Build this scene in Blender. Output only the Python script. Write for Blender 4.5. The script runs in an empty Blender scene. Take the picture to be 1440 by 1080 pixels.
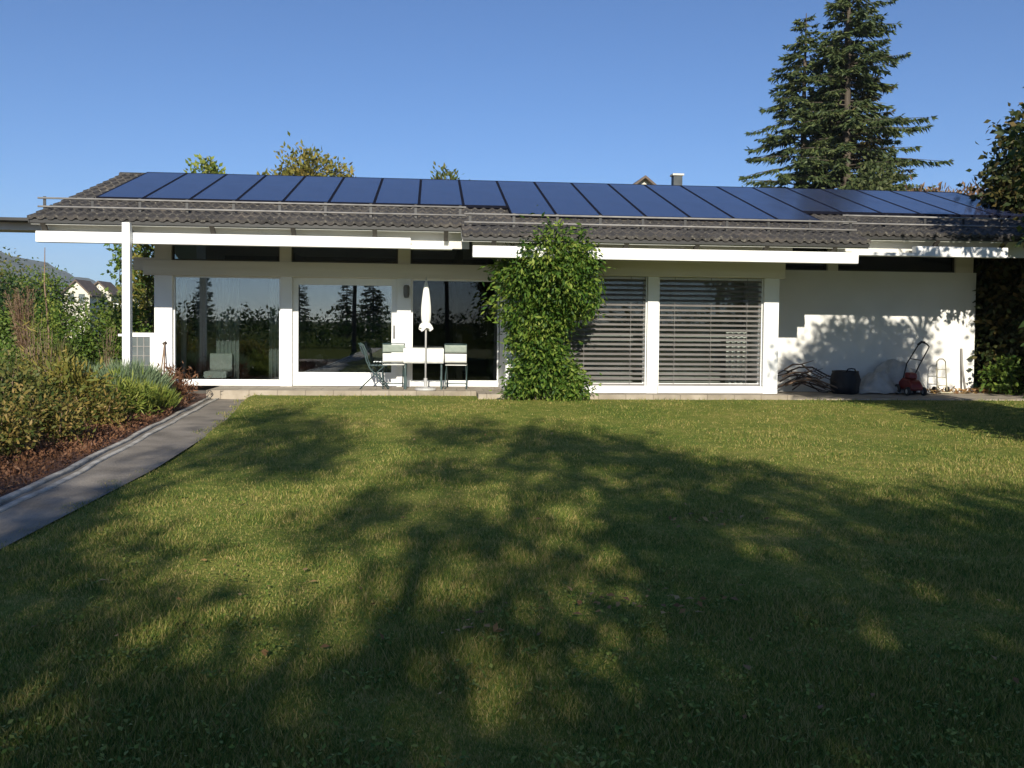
import bpy, math, random
import numpy as np
from mathutils import Vector, Matrix, Euler

random.seed(7)
RNG = np.random.default_rng(11)
R = math.radians
scene = bpy.context.scene
col = scene.collection

# ------------------------------------------------------------------ camera
YAW, PITCH, ROLL = R(5.25), R(1.7), R(0.6)
CAM_H = 1.42
fwd = Vector((math.sin(YAW) * math.cos(PITCH), math.cos(YAW) * math.cos(PITCH), -math.sin(PITCH)))
r0 = Vector((math.cos(YAW), -math.sin(YAW), 0))
u0 = r0.cross(fwd)
cr = r0 * math.cos(ROLL) + u0 * math.sin(ROLL)
cu = u0 * math.cos(ROLL) - r0 * math.sin(ROLL)
cam_data = bpy.data.cameras.new('camera')
cam_data.sensor_width = 36.0
cam_data.lens = 36.0 * 1250 / 1440
cam_data.shift_y = -48 / 1440
cam_data.clip_start = 0.05
cam_data.clip_end = 8000
cam = bpy.data.objects.new('camera', cam_data)
col.objects.link(cam)
M = Matrix((cr, cu, -fwd)).transposed().to_4x4()
M.translation = Vector((0, 0, CAM_H))
cam.matrix_world = M
scene.camera = cam

# ------------------------------------------------------------------ sky, sun, exposure
SUN_EL, SUN_AZ = R(24.2), R(-3.7)     # the low sun stands behind the camera, a little to the left
sun_dir = Vector((math.sin(SUN_AZ) * math.cos(SUN_EL), -math.cos(SUN_AZ) * math.cos(SUN_EL), math.sin(SUN_EL)))
world = bpy.data.worlds.new('World')
scene.world = world
world.use_nodes = True
wn = world.node_tree.nodes
sky = wn.new('ShaderNodeTexSky')
sky.sky_type = 'NISHITA'
sky.sun_disc = False
sky.sun_elevation = SUN_EL
sky.sun_rotation = R(180 + 3.7)
sky.air_density = 0.8
sky.dust_density = 0.35
sky.ozone_density = 6.5
tint = wn.new('ShaderNodeMix')
tint.data_type = 'RGBA'
tint.blend_type = 'MULTIPLY'
tint.inputs[0].default_value = 1.0
tint.inputs[7].default_value = (0.79, 0.90, 0.98, 1)
world.node_tree.links.new(sky.outputs[0], tint.inputs[6])
world.node_tree.links.new(tint.outputs[2], wn['Background'].inputs[0])
wn['Background'].inputs[1].default_value = 0.092
sun_data = bpy.data.lights.new('sun', 'SUN')
sun_data.energy = 5.0
sun_data.angle = R(0.5)
sun_data.color = (1.0, 0.93, 0.80)
sun = bpy.data.objects.new('sun', sun_data)
col.objects.link(sun)
sun.rotation_euler = (-sun_dir).to_track_quat('-Z', 'Y').to_euler()
sun.location = sun_dir * 60
scene.view_settings.view_transform = 'Standard'
scene.view_settings.look = 'None'
scene.view_settings.exposure = 0.45
scene.view_settings.gamma = 1.0
scene.render.engine = 'CYCLES'
scene.cycles.max_bounces = 8
scene.cycles.transparent_max_bounces = 12
scene.cycles.use_denoising = True


# ------------------------------------------------------------------ materials
def new_mat(name):
    m = bpy.data.materials.new(name)
    m.use_nodes = True
    return m, m.node_tree.nodes, m.node_tree.links, m.node_tree.nodes['Principled BSDF']


def ramp(n, stops):
    r = n.new('ShaderNodeValToRGB')
    e = r.color_ramp.elements
    while len(e) < len(stops):
        e.new(0.5)
    for i, (p, c) in enumerate(stops):
        e[i].position = p
        e[i].color = (c[0], c[1], c[2], 1)
    return r


def noisy(name, c1, c2, scale=4.0, rough=0.6, detail=6, bump=0.0, bscale=40.0, spec=0.4, metal=0.0, stretch=None):
    m, n, l, b = new_mat(name)
    tc = n.new('ShaderNodeTexCoord')
    src = tc.outputs['Object']
    if stretch:
        mp = n.new('ShaderNodeMapping')
        mp.inputs['Scale'].default_value = stretch
        l.new(src, mp.inputs[0])
        src = mp.outputs[0]
    t = n.new('ShaderNodeTexNoise')
    t.inputs['Scale'].default_value = scale
    t.inputs['Detail'].default_value = detail
    l.new(src, t.inputs['Vector'])
    r = ramp(n, [(0.3, c1), (0.7, c2)])
    l.new(t.outputs[0], r.inputs[0])
    l.new(r.outputs[0], b.inputs['Base Color'])
    b.inputs['Roughness'].default_value = rough
    b.inputs['Specular IOR Level'].default_value = spec
    b.inputs['Metallic'].default_value = metal
    if bump:
        t2 = n.new('ShaderNodeTexNoise')
        t2.inputs['Scale'].default_value = bscale
        t2.inputs['Detail'].default_value = 4
        l.new(src, t2.inputs['Vector'])
        bp = n.new('ShaderNodeBump')
        bp.inputs['Strength'].default_value = bump
        bp.inputs['Distance'].default_value = 0.02
        l.new(t2.outputs[0], bp.inputs['Height'])
        l.new(bp.outputs[0], b.inputs['Normal'])
    return m


def leaf_mat(name, cols, trans=0.3, rough=0.55, patch=0.6):
    """cols: list of 2-4 leaf colours; every leaf takes its own from them."""
    m, n, l, b = new_mat(name)
    g = n.new('ShaderNodeNewGeometry')
    tc = n.new('ShaderNodeTexCoord')
    t = n.new('ShaderNodeTexNoise')
    t.inputs['Scale'].default_value = patch
    t.inputs['Detail'].default_value = 3
    l.new(tc.outputs['Object'], t.inputs['Vector'])
    mx = n.new('ShaderNodeMix')
    mx.data_type = 'FLOAT'
    mx.inputs[0].default_value = 0.5
    l.new(g.outputs['Random Per Island'], mx.inputs[2])
    l.new(t.outputs[0], mx.inputs[3])
    k = len(cols)
    r = ramp(n, [(0.22 + 0.56 * i / (k - 1), c) for i, c in enumerate(cols)])
    l.new(mx.outputs[0], r.inputs[0])
    l.new(r.outputs[0], b.inputs['Base Color'])
    b.inputs['Roughness'].default_value = rough
    b.inputs['Specular IOR Level'].default_value = 0.25
    tr = n.new('ShaderNodeBsdfTranslucent')
    l.new(r.outputs[0], tr.inputs['Color'])
    ms = n.new('ShaderNodeMixShader')
    ms.inputs[0].default_value = trans
    l.new(b.outputs[0], ms.inputs[1])
    l.new(tr.outputs[0], ms.inputs[2])
    l.new(ms.outputs[0], n['Material Output'].inputs['Surface'])
    return m


def glass_mat(name, tint, base_refl):
    """a coated window pane: see-through with a mirror share that grows with the angle"""
    m, n, l, b = new_mat(name)
    n.remove(b)
    tp = n.new('ShaderNodeBsdfTransparent')
    tp.inputs[0].default_value = (*tint, 1)
    gl = n.new('ShaderNodeBsdfGlossy')
    gl.inputs['Roughness'].default_value = 0.0
    gl.inputs['Color'].default_value = (0.9, 0.95, 1.0, 1)
    tc = n.new('ShaderNodeTexCoord')
    nz = n.new('ShaderNodeTexNoise')
    nz.inputs['Scale'].default_value = 0.9
    nz.inputs['Detail'].default_value = 1
    l.new(tc.outputs['Object'], nz.inputs['Vector'])
    bp = n.new('ShaderNodeBump')
    bp.inputs['Strength'].default_value = 0.012
    bp.inputs['Distance'].default_value = 0.05
    l.new(nz.outputs[0], bp.inputs['Height'])
    l.new(bp.outputs[0], gl.inputs['Normal'])
    fr = n.new('ShaderNodeFresnel')
    fr.inputs[0].default_value = 1.5
    ad = n.new('ShaderNodeMath')
    ad.operation = 'ADD'
    ad.use_clamp = True
    ad.inputs[1].default_value = base_refl
    l.new(fr.outputs[0], ad.inputs[0])
    ms = n.new('ShaderNodeMixShader')
    l.new(ad.outputs[0], ms.inputs[0])
    l.new(tp.outputs[0], ms.inputs[1])
    l.new(gl.outputs[0], ms.inputs[2])
    l.new(ms.outputs[0], n['Material Output'].inputs['Surface'])
    return m


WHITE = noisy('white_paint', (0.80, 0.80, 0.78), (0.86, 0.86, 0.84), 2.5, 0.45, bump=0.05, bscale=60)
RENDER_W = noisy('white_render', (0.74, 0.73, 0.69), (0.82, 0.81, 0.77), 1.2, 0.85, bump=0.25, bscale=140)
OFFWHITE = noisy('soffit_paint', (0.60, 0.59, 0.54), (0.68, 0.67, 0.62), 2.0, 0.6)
BEAMTAN = noisy('beam_paint', (0.62, 0.58, 0.50), (0.70, 0.66, 0.58), 1.5, 0.6, stretch=(0.4, 6, 6))
RAFTER = noisy('rafter_wood', (0.045, 0.04, 0.034), (0.07, 0.063, 0.052), 5, 0.7)
FASCIA = noisy('fascia_metal', (0.022, 0.022, 0.021), (0.035, 0.034, 0.032), 3, 0.5)
RAIL = noisy('rail_metal', (0.20, 0.19, 0.18), (0.30, 0.29, 0.27), 6, 0.6)
DARKMETAL = noisy('dark_metal', (0.03, 0.03, 0.03), (0.05, 0.05, 0.05), 8, 0.45)
PANELFRAME = noisy('panel_frame', (0.006, 0.007, 0.014), (0.010, 0.011, 0.02), 8, 0.8, spec=0.1)
GREYPANE = noisy('grey_glazing', (0.10, 0.12, 0.12), (0.16, 0.18, 0.18), 3, 0.15)
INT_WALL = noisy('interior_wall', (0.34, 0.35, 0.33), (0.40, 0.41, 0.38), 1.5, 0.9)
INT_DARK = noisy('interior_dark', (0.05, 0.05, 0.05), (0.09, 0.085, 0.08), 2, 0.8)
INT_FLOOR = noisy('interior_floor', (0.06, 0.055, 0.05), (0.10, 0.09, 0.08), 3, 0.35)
SOFA = noisy('dark_fabric', (0.012, 0.012, 0.014), (0.025, 0.025, 0.028), 20, 0.9)
CURTAIN = noisy('curtain_cloth', (0.40, 0.43, 0.42), (0.48, 0.51, 0.49), 12, 0.9)
FABRIC_W = noisy('white_fabric', (0.74, 0.74, 0.70), (0.84, 0.84, 0.80), 14, 0.85, bump=0.15, bscale=80)
FABRIC_G = noisy('grey_green_fabric', (0.24, 0.28, 0.24), (0.31, 0.35, 0.30), 14, 0.85)
TEAL = noisy('dark_teal_metal', (0.03, 0.055, 0.055), (0.05, 0.085, 0.085), 10, 0.45)
LAMP_M = noisy('lamp_metal', (0.10, 0.10, 0.10), (0.16, 0.16, 0.16), 9, 0.4)
RED = noisy('red_enamel', (0.15, 0.018, 0.015), (0.22, 0.03, 0.025), 9, 0.4)
BLACK = noisy('black_plastic', (0.008, 0.008, 0.010), (0.016, 0.016, 0.02), 9, 0.55)
RUBBER = noisy('rubber', (0.02, 0.02, 0.02), (0.04, 0.04, 0.04), 20, 0.8)
GREYRIM = noisy('wheel_rim', (0.40, 0.39, 0.38), (0.50, 0.49, 0.47), 8, 0.5)
SHEET = noisy('plastic_sheet', (0.33, 0.325, 0.31), (0.50, 0.49, 0.47), 5, 0.4, bump=0.3, bscale=9)
BARE = noisy('bare_branch', (0.03, 0.022, 0.02), (0.085, 0.06, 0.05), 7, 0.8)
WOODSTICK = noisy('old_wood', (0.16, 0.10, 0.07), (0.26, 0.18, 0.12), 8, 0.8)
CREAM = noisy('cream_metal', (0.42, 0.38, 0.26), (0.52, 0.48, 0.34), 8, 0.5)
BARK = noisy('bark', (0.05, 0.04, 0.03), (0.12, 0.095, 0.07), 6, 0.9, bump=0.6, bscale=14, stretch=(1, 1, 0.25))
SOIL = noisy('bed_soil', (0.07, 0.035, 0.024), (0.17, 0.085, 0.055), 5, 0.95, bump=0.9, bscale=30)
GABLE = noisy('gable_render', (0.62, 0.58, 0.48), (0.72, 0.68, 0.58), 1, 0.9)
TILE_FAR = noisy('far_tiles', (0.10, 0.075, 0.06), (0.16, 0.12, 0.09), 2, 0.8)
CHIMNEY = noisy('chimney_cladding', (0.04, 0.05, 0.055), (0.07, 0.08, 0.085), 3, 0.6)


def tiles_mat():
    m, n, l, b = new_mat('concrete_tiles')
    tc = n.new('ShaderNodeTexCoord')
    t = n.new('ShaderNodeTexNoise')
    t.inputs['Scale'].default_value = 1.7
    t.inputs['Detail'].default_value = 9
    l.new(tc.outputs['Object'], t.inputs['Vector'])
    r = ramp(n, [(0.3, (0.030, 0.027, 0.025)), (0.55, (0.058, 0.052, 0.047)), (0.75, (0.105, 0.088, 0.072))])
    l.new(t.outputs[0], r.inputs[0])
    t2 = n.new('ShaderNodeTexNoise')
    t2.inputs['Scale'].default_value = 28
    t2.inputs['Detail'].default_value = 4
    l.new(tc.outputs['Object'], t2.inputs['Vector'])
    r2 = ramp(n, [(0.56, (0, 0, 0)), (0.68, (1, 1, 1))])
    l.new(t2.outputs[0], r2.inputs[0])
    mx = n.new('ShaderNodeMix')
    mx.data_type = 'RGBA'
    l.new(r2.outputs[0], mx.inputs[0])
    l.new(r.outputs[0], mx.inputs[6])
    mx.inputs[7].default_value = (0.15, 0.138, 0.112, 1)       # lichen
    l.new(mx.outputs[2], b.inputs['Base Color'])
    b.inputs['Roughness'].default_value = 0.85
    return m


def solar_mat():
    m, n, l, b = new_mat('solar_glass')
    tc = n.new('ShaderNodeTexCoord')
    br = n.new('ShaderNodeTexBrick')
    br.offset = 0.0
    br.inputs['Color1'].default_value = (0.026, 0.036, 0.085, 1)
    br.inputs['Color2'].default_value = (0.031, 0.042, 0.098, 1)
    br.inputs['Mortar'].default_value = (0.05, 0.058, 0.10, 1)
    br.inputs['Scale'].default_value = 1.0
    br.inputs['Mortar Size'].default_value = 0.004
    br.inputs['Brick Width'].default_value = 0.13
    br.inputs['Row Height'].default_value = 0.13
    l.new(tc.outputs['Object'], br.inputs['Vector'])
    t = n.new('ShaderNodeTexNoise')
    t.inputs['Scale'].default_value = 1.2
    t.inputs['Detail'].default_value = 5
    l.new(tc.outputs['Object'], t.inputs['Vector'])
    r = ramp(n, [(0.3, (0.10, 0.10, 0.10)), (0.75, (0.24, 0.24, 0.24))])
    l.new(t.outputs[0], r.inputs[0])
    l.new(r.outputs[0], b.inputs['Roughness'])
    l.new(br.outputs['Color'], b.inputs['Base Color'])
    b.inputs['Specular IOR Level'].default_value = 0.5
    return m


def paving_mat(name, c1, c2, w, h, mortar):
    m, n, l, b = new_mat(name)
    tc = n.new('ShaderNodeTexCoord')
    br = n.new('ShaderNodeTexBrick')
    br.offset = 0.5
    br.inputs['Color1'].default_value = (*c1, 1)
    br.inputs['Color2'].default_value = (*c2, 1)
    br.inputs['Mortar'].default_value = (*mortar, 1)
    br.inputs['Scale'].default_value = 1.0
    br.inputs['Mortar Size'].default_value = 0.008
    br.inputs['Brick Width'].default_value = w
    br.inputs['Row Height'].default_value = h
    l.new(tc.outputs['Object'], br.inputs['Vector'])
    t = n.new('ShaderNodeTexNoise')
    t.inputs['Scale'].default_value = 3.5
    t.inputs['Detail'].default_value = 8
    l.new(tc.outputs['Object'], t.inputs['Vector'])
    r = ramp(n, [(0.3, (0.62, 0.60, 0.57)), (0.7, (1.0, 1.0, 1.0))])
    l.new(t.outputs[0], r.inputs[0])
    mx = n.new('ShaderNodeMix')
    mx.data_type = 'RGBA'
    mx.blend_type = 'MULTIPLY'
    mx.inputs[0].default_value = 1.0
    l.new(br.outputs['Color'], mx.inputs[6])
    l.new(r.outputs[0], mx.inputs[7])
    l.new(mx.outputs[2], b.inputs['Base Color'])
    b.inputs['Roughness'].default_value = 0.9
    t2 = n.new('ShaderNodeTexNoise')
    t2.inputs['Scale'].default_value = 60
    l.new(tc.outputs['Object'], t2.inputs['Vector'])
    bp = n.new('ShaderNodeBump')
    bp.inputs['Strength'].default_value = 0.4
    bp.inputs['Distance'].default_value = 0.01
    l.new(t2.outputs[0], bp.inputs['Height'])
    l.new(bp.outputs[0], b.inputs['Normal'])
    return m


def turf_nodes(n, l):
    """patches of green, yellow and mossy turf laid out on the ground (shared by turf and blades)"""
    g = n.new('ShaderNodeNewGeometry')
    a = n.new('ShaderNodeTexNoise')
    a.inputs['Scale'].default_value = 0.55
    a.inputs['Detail'].default_value = 7
    a.inputs['Roughness'].default_value = 0.62
    l.new(g.outputs['Position'], a.inputs['Vector'])
    c = n.new('ShaderNodeTexNoise')
    c.inputs['Scale'].default_value = 5.5
    c.inputs['Detail'].default_value = 5
    l.new(g.outputs['Position'], c.inputs['Vector'])
    mx = n.new('ShaderNodeMix')
    mx.data_type = 'FLOAT'
    mx.inputs[0].default_value = 0.45
    l.new(a.outputs[0], mx.inputs[2])
    l.new(c.outputs[0], mx.inputs[3])
    return g, mx.outputs[0]


TURF_STOPS = [(0.31, (0.068, 0.130, 0.024)), (0.43, (0.160, 0.212, 0.038)), (0.55, (0.270, 0.275, 0.060)), (0.69, (0.47, 0.37, 0.14))]


def turf_mat():
    m, n, l, b = new_mat('turf')
    g, f = turf_nodes(n, l)
    d = n.new('ShaderNodeTexNoise')
    d.inputs['Scale'].default_value = 38
    d.inputs['Detail'].default_value = 4
    l.new(g.outputs['Position'], d.inputs['Vector'])
    mx = n.new('ShaderNodeMix')
    mx.data_type = 'FLOAT'
    mx.inputs[0].default_value = 0.25
    l.new(f, mx.inputs[2])
    l.new(d.outputs[0], mx.inputs[3])
    r = ramp(n, [(p, (c[0] * 0.8, c[1] * 0.8, c[2] * 0.8)) for p, c in TURF_STOPS])
    l.new(mx.outputs[0], r.inputs[0])
    l.new(r.outputs[0], b.inputs['Base Color'])
    b.inputs['Roughness'].default_value = 0.95
    b.inputs['Specular IOR Level'].default_value = 0.1
    bp = n.new('ShaderNodeBump')
    bp.inputs['Strength'].default_value = 0.8
    bp.inputs['Distance'].default_value = 0.03
    l.new(d.outputs[0], bp.inputs['Height'])
    l.new(bp.outputs[0], b.inputs['Normal'])
    return m


def blade_mat():
    m, n, l, b = new_mat('grass_blade')
    g, f = turf_nodes(n, l)
    mx = n.new('ShaderNodeMix')
    mx.data_type = 'FLOAT'
    mx.inputs[0].default_value = 0.45
    l.new(f, mx.inputs[2])
    l.new(g.outputs['Random Per Island'], mx.inputs[3])
    r = ramp(n, TURF_STOPS)
    l.new(mx.outputs[0], r.inputs[0])
    l.new(r.outputs[0], b.inputs['Base Color'])
    b.inputs['Roughness'].default_value = 0.6
    b.inputs['Specular IOR Level'].default_value = 0.2
    tr = n.new('ShaderNodeBsdfTranslucent')
    l.new(r.outputs[0], tr.inputs['Color'])
    ms = n.new('ShaderNodeMixShader')
    ms.inputs[0].default_value = 0.3
    l.new(b.outputs[0], ms.inputs[1])
    l.new(tr.outputs[0], ms.inputs[2])
    l.new(ms.outputs[0], n['Material Output'].inputs['Surface'])
    return m


TILES = tiles_mat()
SOLAR = solar_mat()
TURF = turf_mat()
BLADE = blade_mat()
PAVING = paving_mat('terrace_paving', (0.36, 0.31, 0.24), (0.43, 0.37, 0.29), 0.5, 0.5, (0.24, 0.20, 0.15))
PATH_M = noisy('path_concrete', (0.15, 0.13, 0.105), (0.31, 0.27, 0.22), 2.2, 0.95, detail=10, bump=0.5, bscale=45)
KERB_M = noisy('kerb_concrete', (0.26, 0.24, 0.20), (0.56, 0.53, 0.47), 6, 0.9, bump=0.4, bscale=50)
GLASS = glass_mat('window_glass', (0.66, 0.70, 0.69), 0.13)
GLASS_DARK = glass_mat('clerestory_glass', (0.45, 0.47, 0.45), 0.0)
GLASS_CLEAR = glass_mat('plain_glass', (0.85, 0.87, 0.86), 0.0)
BLIND = noisy('blind_slats', (0.17, 0.155, 0.145), (0.22, 0.205, 0.195), 3, 0.5)


# ------------------------------------------------------------------ mesh helpers
class MB:
    def __init__(self):
        self.v, self.f = [], []

    def add(self, verts, faces):
        o = len(self.v)
        self.v += [tuple(p) for p in verts]
        self.f += [tuple(i + o for i in f) for f in faces]
        return self

    def box(self, x0, x1, y0, y1, z0, z1, c=0.0):
        """box with small chamfers on its long edges when c > 0"""
        if c <= 0:
            v = [(x0, y0, z0), (x1, y0, z0), (x1, y1, z0), (x0, y1, z0), (x0, y0, z1), (x1, y0, z1), (x1, y1, z1), (x0, y1, z1)]
            return self.add(v, [(0, 3, 2, 1), (4, 5, 6, 7), (0, 1, 5, 4), (1, 2, 6, 5), (2, 3, 7, 6), (3, 0, 4, 7)])
        d = (x1 - x0, y1 - y0, z1 - z0)
        ax = d.index(max(d))
        o = [i for i in range(3) if i != ax]
        lo, hi = (x0, y0, z0), (x1, y1, z1)
        a0, a1, b0, b1 = lo[o[0]], hi[o[0]], lo[o[1]], hi[o[1]]
        ring = [(a0 + c, b0), (a1 - c, b0), (a1, b0 + c), (a1, b1 - c), (a1 - c, b1), (a0 + c, b1), (a0, b1 - c), (a0, b0 + c)]
        vs = []
        for e in (lo[ax], hi[ax]):
            for a, b in ring:
                p = [0, 0, 0]
                p[ax], p[o[0]], p[o[1]] = e, a, b
                vs.append(tuple(p))
        fs = [(i, (i + 1) % 8, 8 + (i + 1) % 8, 8 + i) for i in range(8)]
        fs += [tuple(range(7, -1, -1)), tuple(range(8, 16))]
        return self.add(vs, fs)

    def bar(self, a, b, w, h=None):
        """square bar between two points"""
        h = h or w
        a, b = Vector(a), Vector(b)
        d = (b - a).normalized()
        s = d.cross(Vector((0, 0, 1)))
        s = s.normalized() if s.length > 1e-4 else Vector((1, 0, 0))
        u = s.cross(d)
        v = []
        for p in (a, b):
            for i, j in ((-1, -1), (1, -1), (1, 1), (-1, 1)):
                v.append(p + s * (i * w / 2) + u * (j * h / 2))
        return self.add(v, [(3, 2, 1, 0), (4, 5, 6, 7), (0, 1, 5, 4), (1, 2, 6, 5), (2, 3, 7, 6), (3, 0, 4, 7)])

    def tube(self, pts, rad, seg=8, caps=True):
        pts = [Vector(p) for p in pts]
        rad = rad if isinstance(rad, (list, tuple)) else [rad] * len(pts)
        vs, fs = [], []
        s = None
        for i, p in enumerate(pts):
            d = (pts[min(i + 1, len(pts) - 1)] - pts[max(i - 1, 0)]).normalized()
            if s is None:
                s = d.cross(Vector((0, 0, 1)))
                s = s.normalized() if s.length > 1e-3 else Vector((1, 0, 0))
            else:
                s = (s - d * s.dot(d)).normalized()
            u = d.cross(s)
            for k in range(seg):
                a = 2 * math.pi * k / seg
                vs.append(p + (s * math.cos(a) + u * math.sin(a)) * rad[i])
        for i in range(len(pts) - 1):
            for k in range(seg):
                k2 = (k + 1) % seg
                fs.append((i * seg + k, i * seg + k2, (i + 1) * seg + k2, (i + 1) * seg + k))
        if caps:
            fs.append(tuple(range(seg - 1, -1, -1)))
            fs.append(tuple(range((len(pts) - 1) * seg, len(pts) * seg)))
        return self.add(vs, fs)

    def lathe(self, prof, c=(0, 0, 0), seg=16, wob=None):
        """prof: (radius, z) from the bottom up"""
        vs, fs = [], []
        for i, (r, z) in enumerate(prof):
            for k in range(seg):
                a = 2 * math.pi * k / seg
                q = r * (wob(k, i) if wob else 1)
                vs.append((c[0] + q * math.cos(a), c[1] + q * math.sin(a), c[2] + z))
        for i in range(len(prof) - 1):
            for k in range(seg):
                k2 = (k + 1) % seg
                fs.append((i * seg + k, i * seg + k2, (i + 1) * seg + k2, (i + 1) * seg + k))
        fs.append(tuple(range(seg - 1, -1, -1)))
        fs.append(tuple(range((len(prof) - 1) * seg, len(prof) * seg)))
        return self.add(vs, fs)

    def prism_x(self, poly_yz, x0, x1):
        n = len(poly_yz)
        v = [(x0, y, z) for y, z in poly_yz] + [(x1, y, z) for y, z in poly_yz]
        f = [(i, (i + 1) % n, n + (i + 1) % n, n + i) for i in range(n)]
        return self.add(v, f + [tuple(range(n - 1, -1, -1)), tuple(range(n, 2 * n))])

    def prism_y(self, poly_xz, y0, y1):
        n = len(poly_xz)
        v = [(x, y0, z) for x, z in poly_xz] + [(x, y1, z) for x, z in poly_xz]
        f = [(n + i, n + (i + 1) % n, (i + 1) % n, i) for i in range(n)]
        return self.add(v, f + [tuple(range(n)), tuple(range(2 * n - 1, n - 1, -1))])

    def grid(self, fn, nu, nv):
        o = len(self.v)
        for j in range(nv + 1):
            for i in range(nu + 1):
                self.v.append(tuple(fn(i / nu, j / nv)))
        for j in range(nv):
            for i in range(nu):
                a = o + j * (nu + 1) + i
                self.f.append((a, a + 1, a + nu + 2, a + nu + 1))
        return self


def origin_of(o):
    p = Vector((0, 0, 0))
    while o is not None:
        p += o.location
        o = o.parent
    return p


def obj(name, mb, mat, parent=None, local=False, smooth=False, loc=None):
    """link an MB as ONE mesh object. Coordinates are world ones unless local."""
    me = bpy.data.meshes.new(name)
    off = Vector((0, 0, 0)) if local else (origin_of(parent) if parent else Vector(loc or (0, 0, 0)))
    me.from_pydata([(p[0] - off.x, p[1] - off.y, p[2] - off.z) for p in mb.v], [], mb.f)
    me.materials.append(mat)
    me.validate()
    import bmesh
    bm = bmesh.new()
    bm.from_mesh(me)
    bmesh.ops.recalc_face_normals(bm, faces=bm.faces)
    bm.to_mesh(me)
    bm.free()
    if smooth:
        me.polygons.foreach_set('use_smooth', [True] * len(me.polygons))
    o = bpy.data.objects.new(name, me)
    col.objects.link(o)
    if parent:
        o.parent = parent
    elif loc:
        o.location = loc
    return o


def np_obj(name, verts, k, mat, parent=None, loc=None):
    """fast mesh of separate k-sided faces from a (n*k,3) array of world coordinates"""
    off = origin_of(parent) if parent else Vector(loc or (0, 0, 0))
    verts = np.asarray(verts, dtype=np.float32).reshape(-1, 3) - np.array(off, dtype=np.float32)
    n = len(verts)
    me = bpy.data.meshes.new(name)
    me.vertices.add(n)
    me.vertices.foreach_set('co', verts.ravel())
    me.loops.add(n)
    me.loops.foreach_set('vertex_index', np.arange(n, dtype=np.int32))
    nf = n // k
    me.polygons.add(nf)
    me.polygons.foreach_set('loop_start', np.arange(nf, dtype=np.int32) * k)
    me.update(calc_edges=True)
    me.materials.append(mat)
    o = bpy.data.objects.new(name, me)
    col.objects.link(o)
    if parent:
        o.parent = parent
    elif loc:
        o.location = loc
    return o


def tag(o, label=None, cat=None, group=None, kind=None):
    if label:
        o['label'] = label
    if cat:
        o['category'] = cat
    if group:
        o['group'] = group
    if kind:
        o['kind'] = kind
    return o


def thing(name, loc, label, cat, group=None):
    o = bpy.data.objects.new(name, None)
    o.empty_display_size = 0.2
    col.objects.link(o)
    o.location = loc
    return tag(o, label, cat, group)


def copy_tree(o, parent=None):
    c = o.copy()
    col.objects.link(c)
    c.parent = parent
    for ch in list(o.children):
        copy_tree(ch, c)
    return c


# ------------------------------------------------------------------ leaves, crowns
def unit(a):
    return a / np.maximum(np.linalg.norm(a, axis=-1, keepdims=True), 1e-6)


def leaf_quads(P, D, L, W, N=None, rng=RNG):
    """one folded diamond per leaf"""
    n = len(P)
    if N is None:
        N = rng.normal(size=(n, 3))
    S = unit(np.cross(D, N))
    Nn = unit(np.cross(S, D))
    L = np.broadcast_to(np.asarray(L, dtype=float).reshape(-1, 1), (n, 1))
    W = np.broadcast_to(np.asarray(W, dtype=float).reshape(-1, 1), (n, 1))
    mid = P + D * L * 0.45 + Nn * W * 0.18
    q = np.stack([P, mid + S * W * 0.5, P + D * L, mid - S * W * 0.5], axis=1)
    return q.reshape(-1, 3)


def blob_leaves(blobs, count, L, W, spread=0.12, per=14, droop=0.3, shell=0.45, rng=RNG, vert=0.0, sq=1.0):
    """clumps of leaves filling a set of balls (x,y,z,r): an uneven outline with gaps"""
    B = np.array(blobs, dtype=float)
    w = B[:, 3] ** 2
    nc = max(1, count // per)
    idx = rng.choice(len(B), nc, p=w / w.sum())
    d = unit(rng.normal(size=(nc, 3)))
    rr = (shell + (1 - shell) * rng.random(nc)) ** 0.6 * rng.uniform(0.82, 1.12, nc)
    c = B[idx, :3] + d * (rr * B[idx, 3])[:, None] * np.array([1, 1, sq])
    cid = np.repeat(np.arange(nc), per)
    P = c[cid] + rng.normal(size=(nc * per, 3)) * spread
    out = unit(d[cid] * 0.8 + rng.normal(size=(nc * per, 3)) * 0.7)
    out[:, 2] += vert - droop
    D = unit(out)
    sc = rng.uniform(0.65, 1.25, nc * per)
    return leaf_quads(P, D, L * sc, W * sc, rng=rng)


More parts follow.
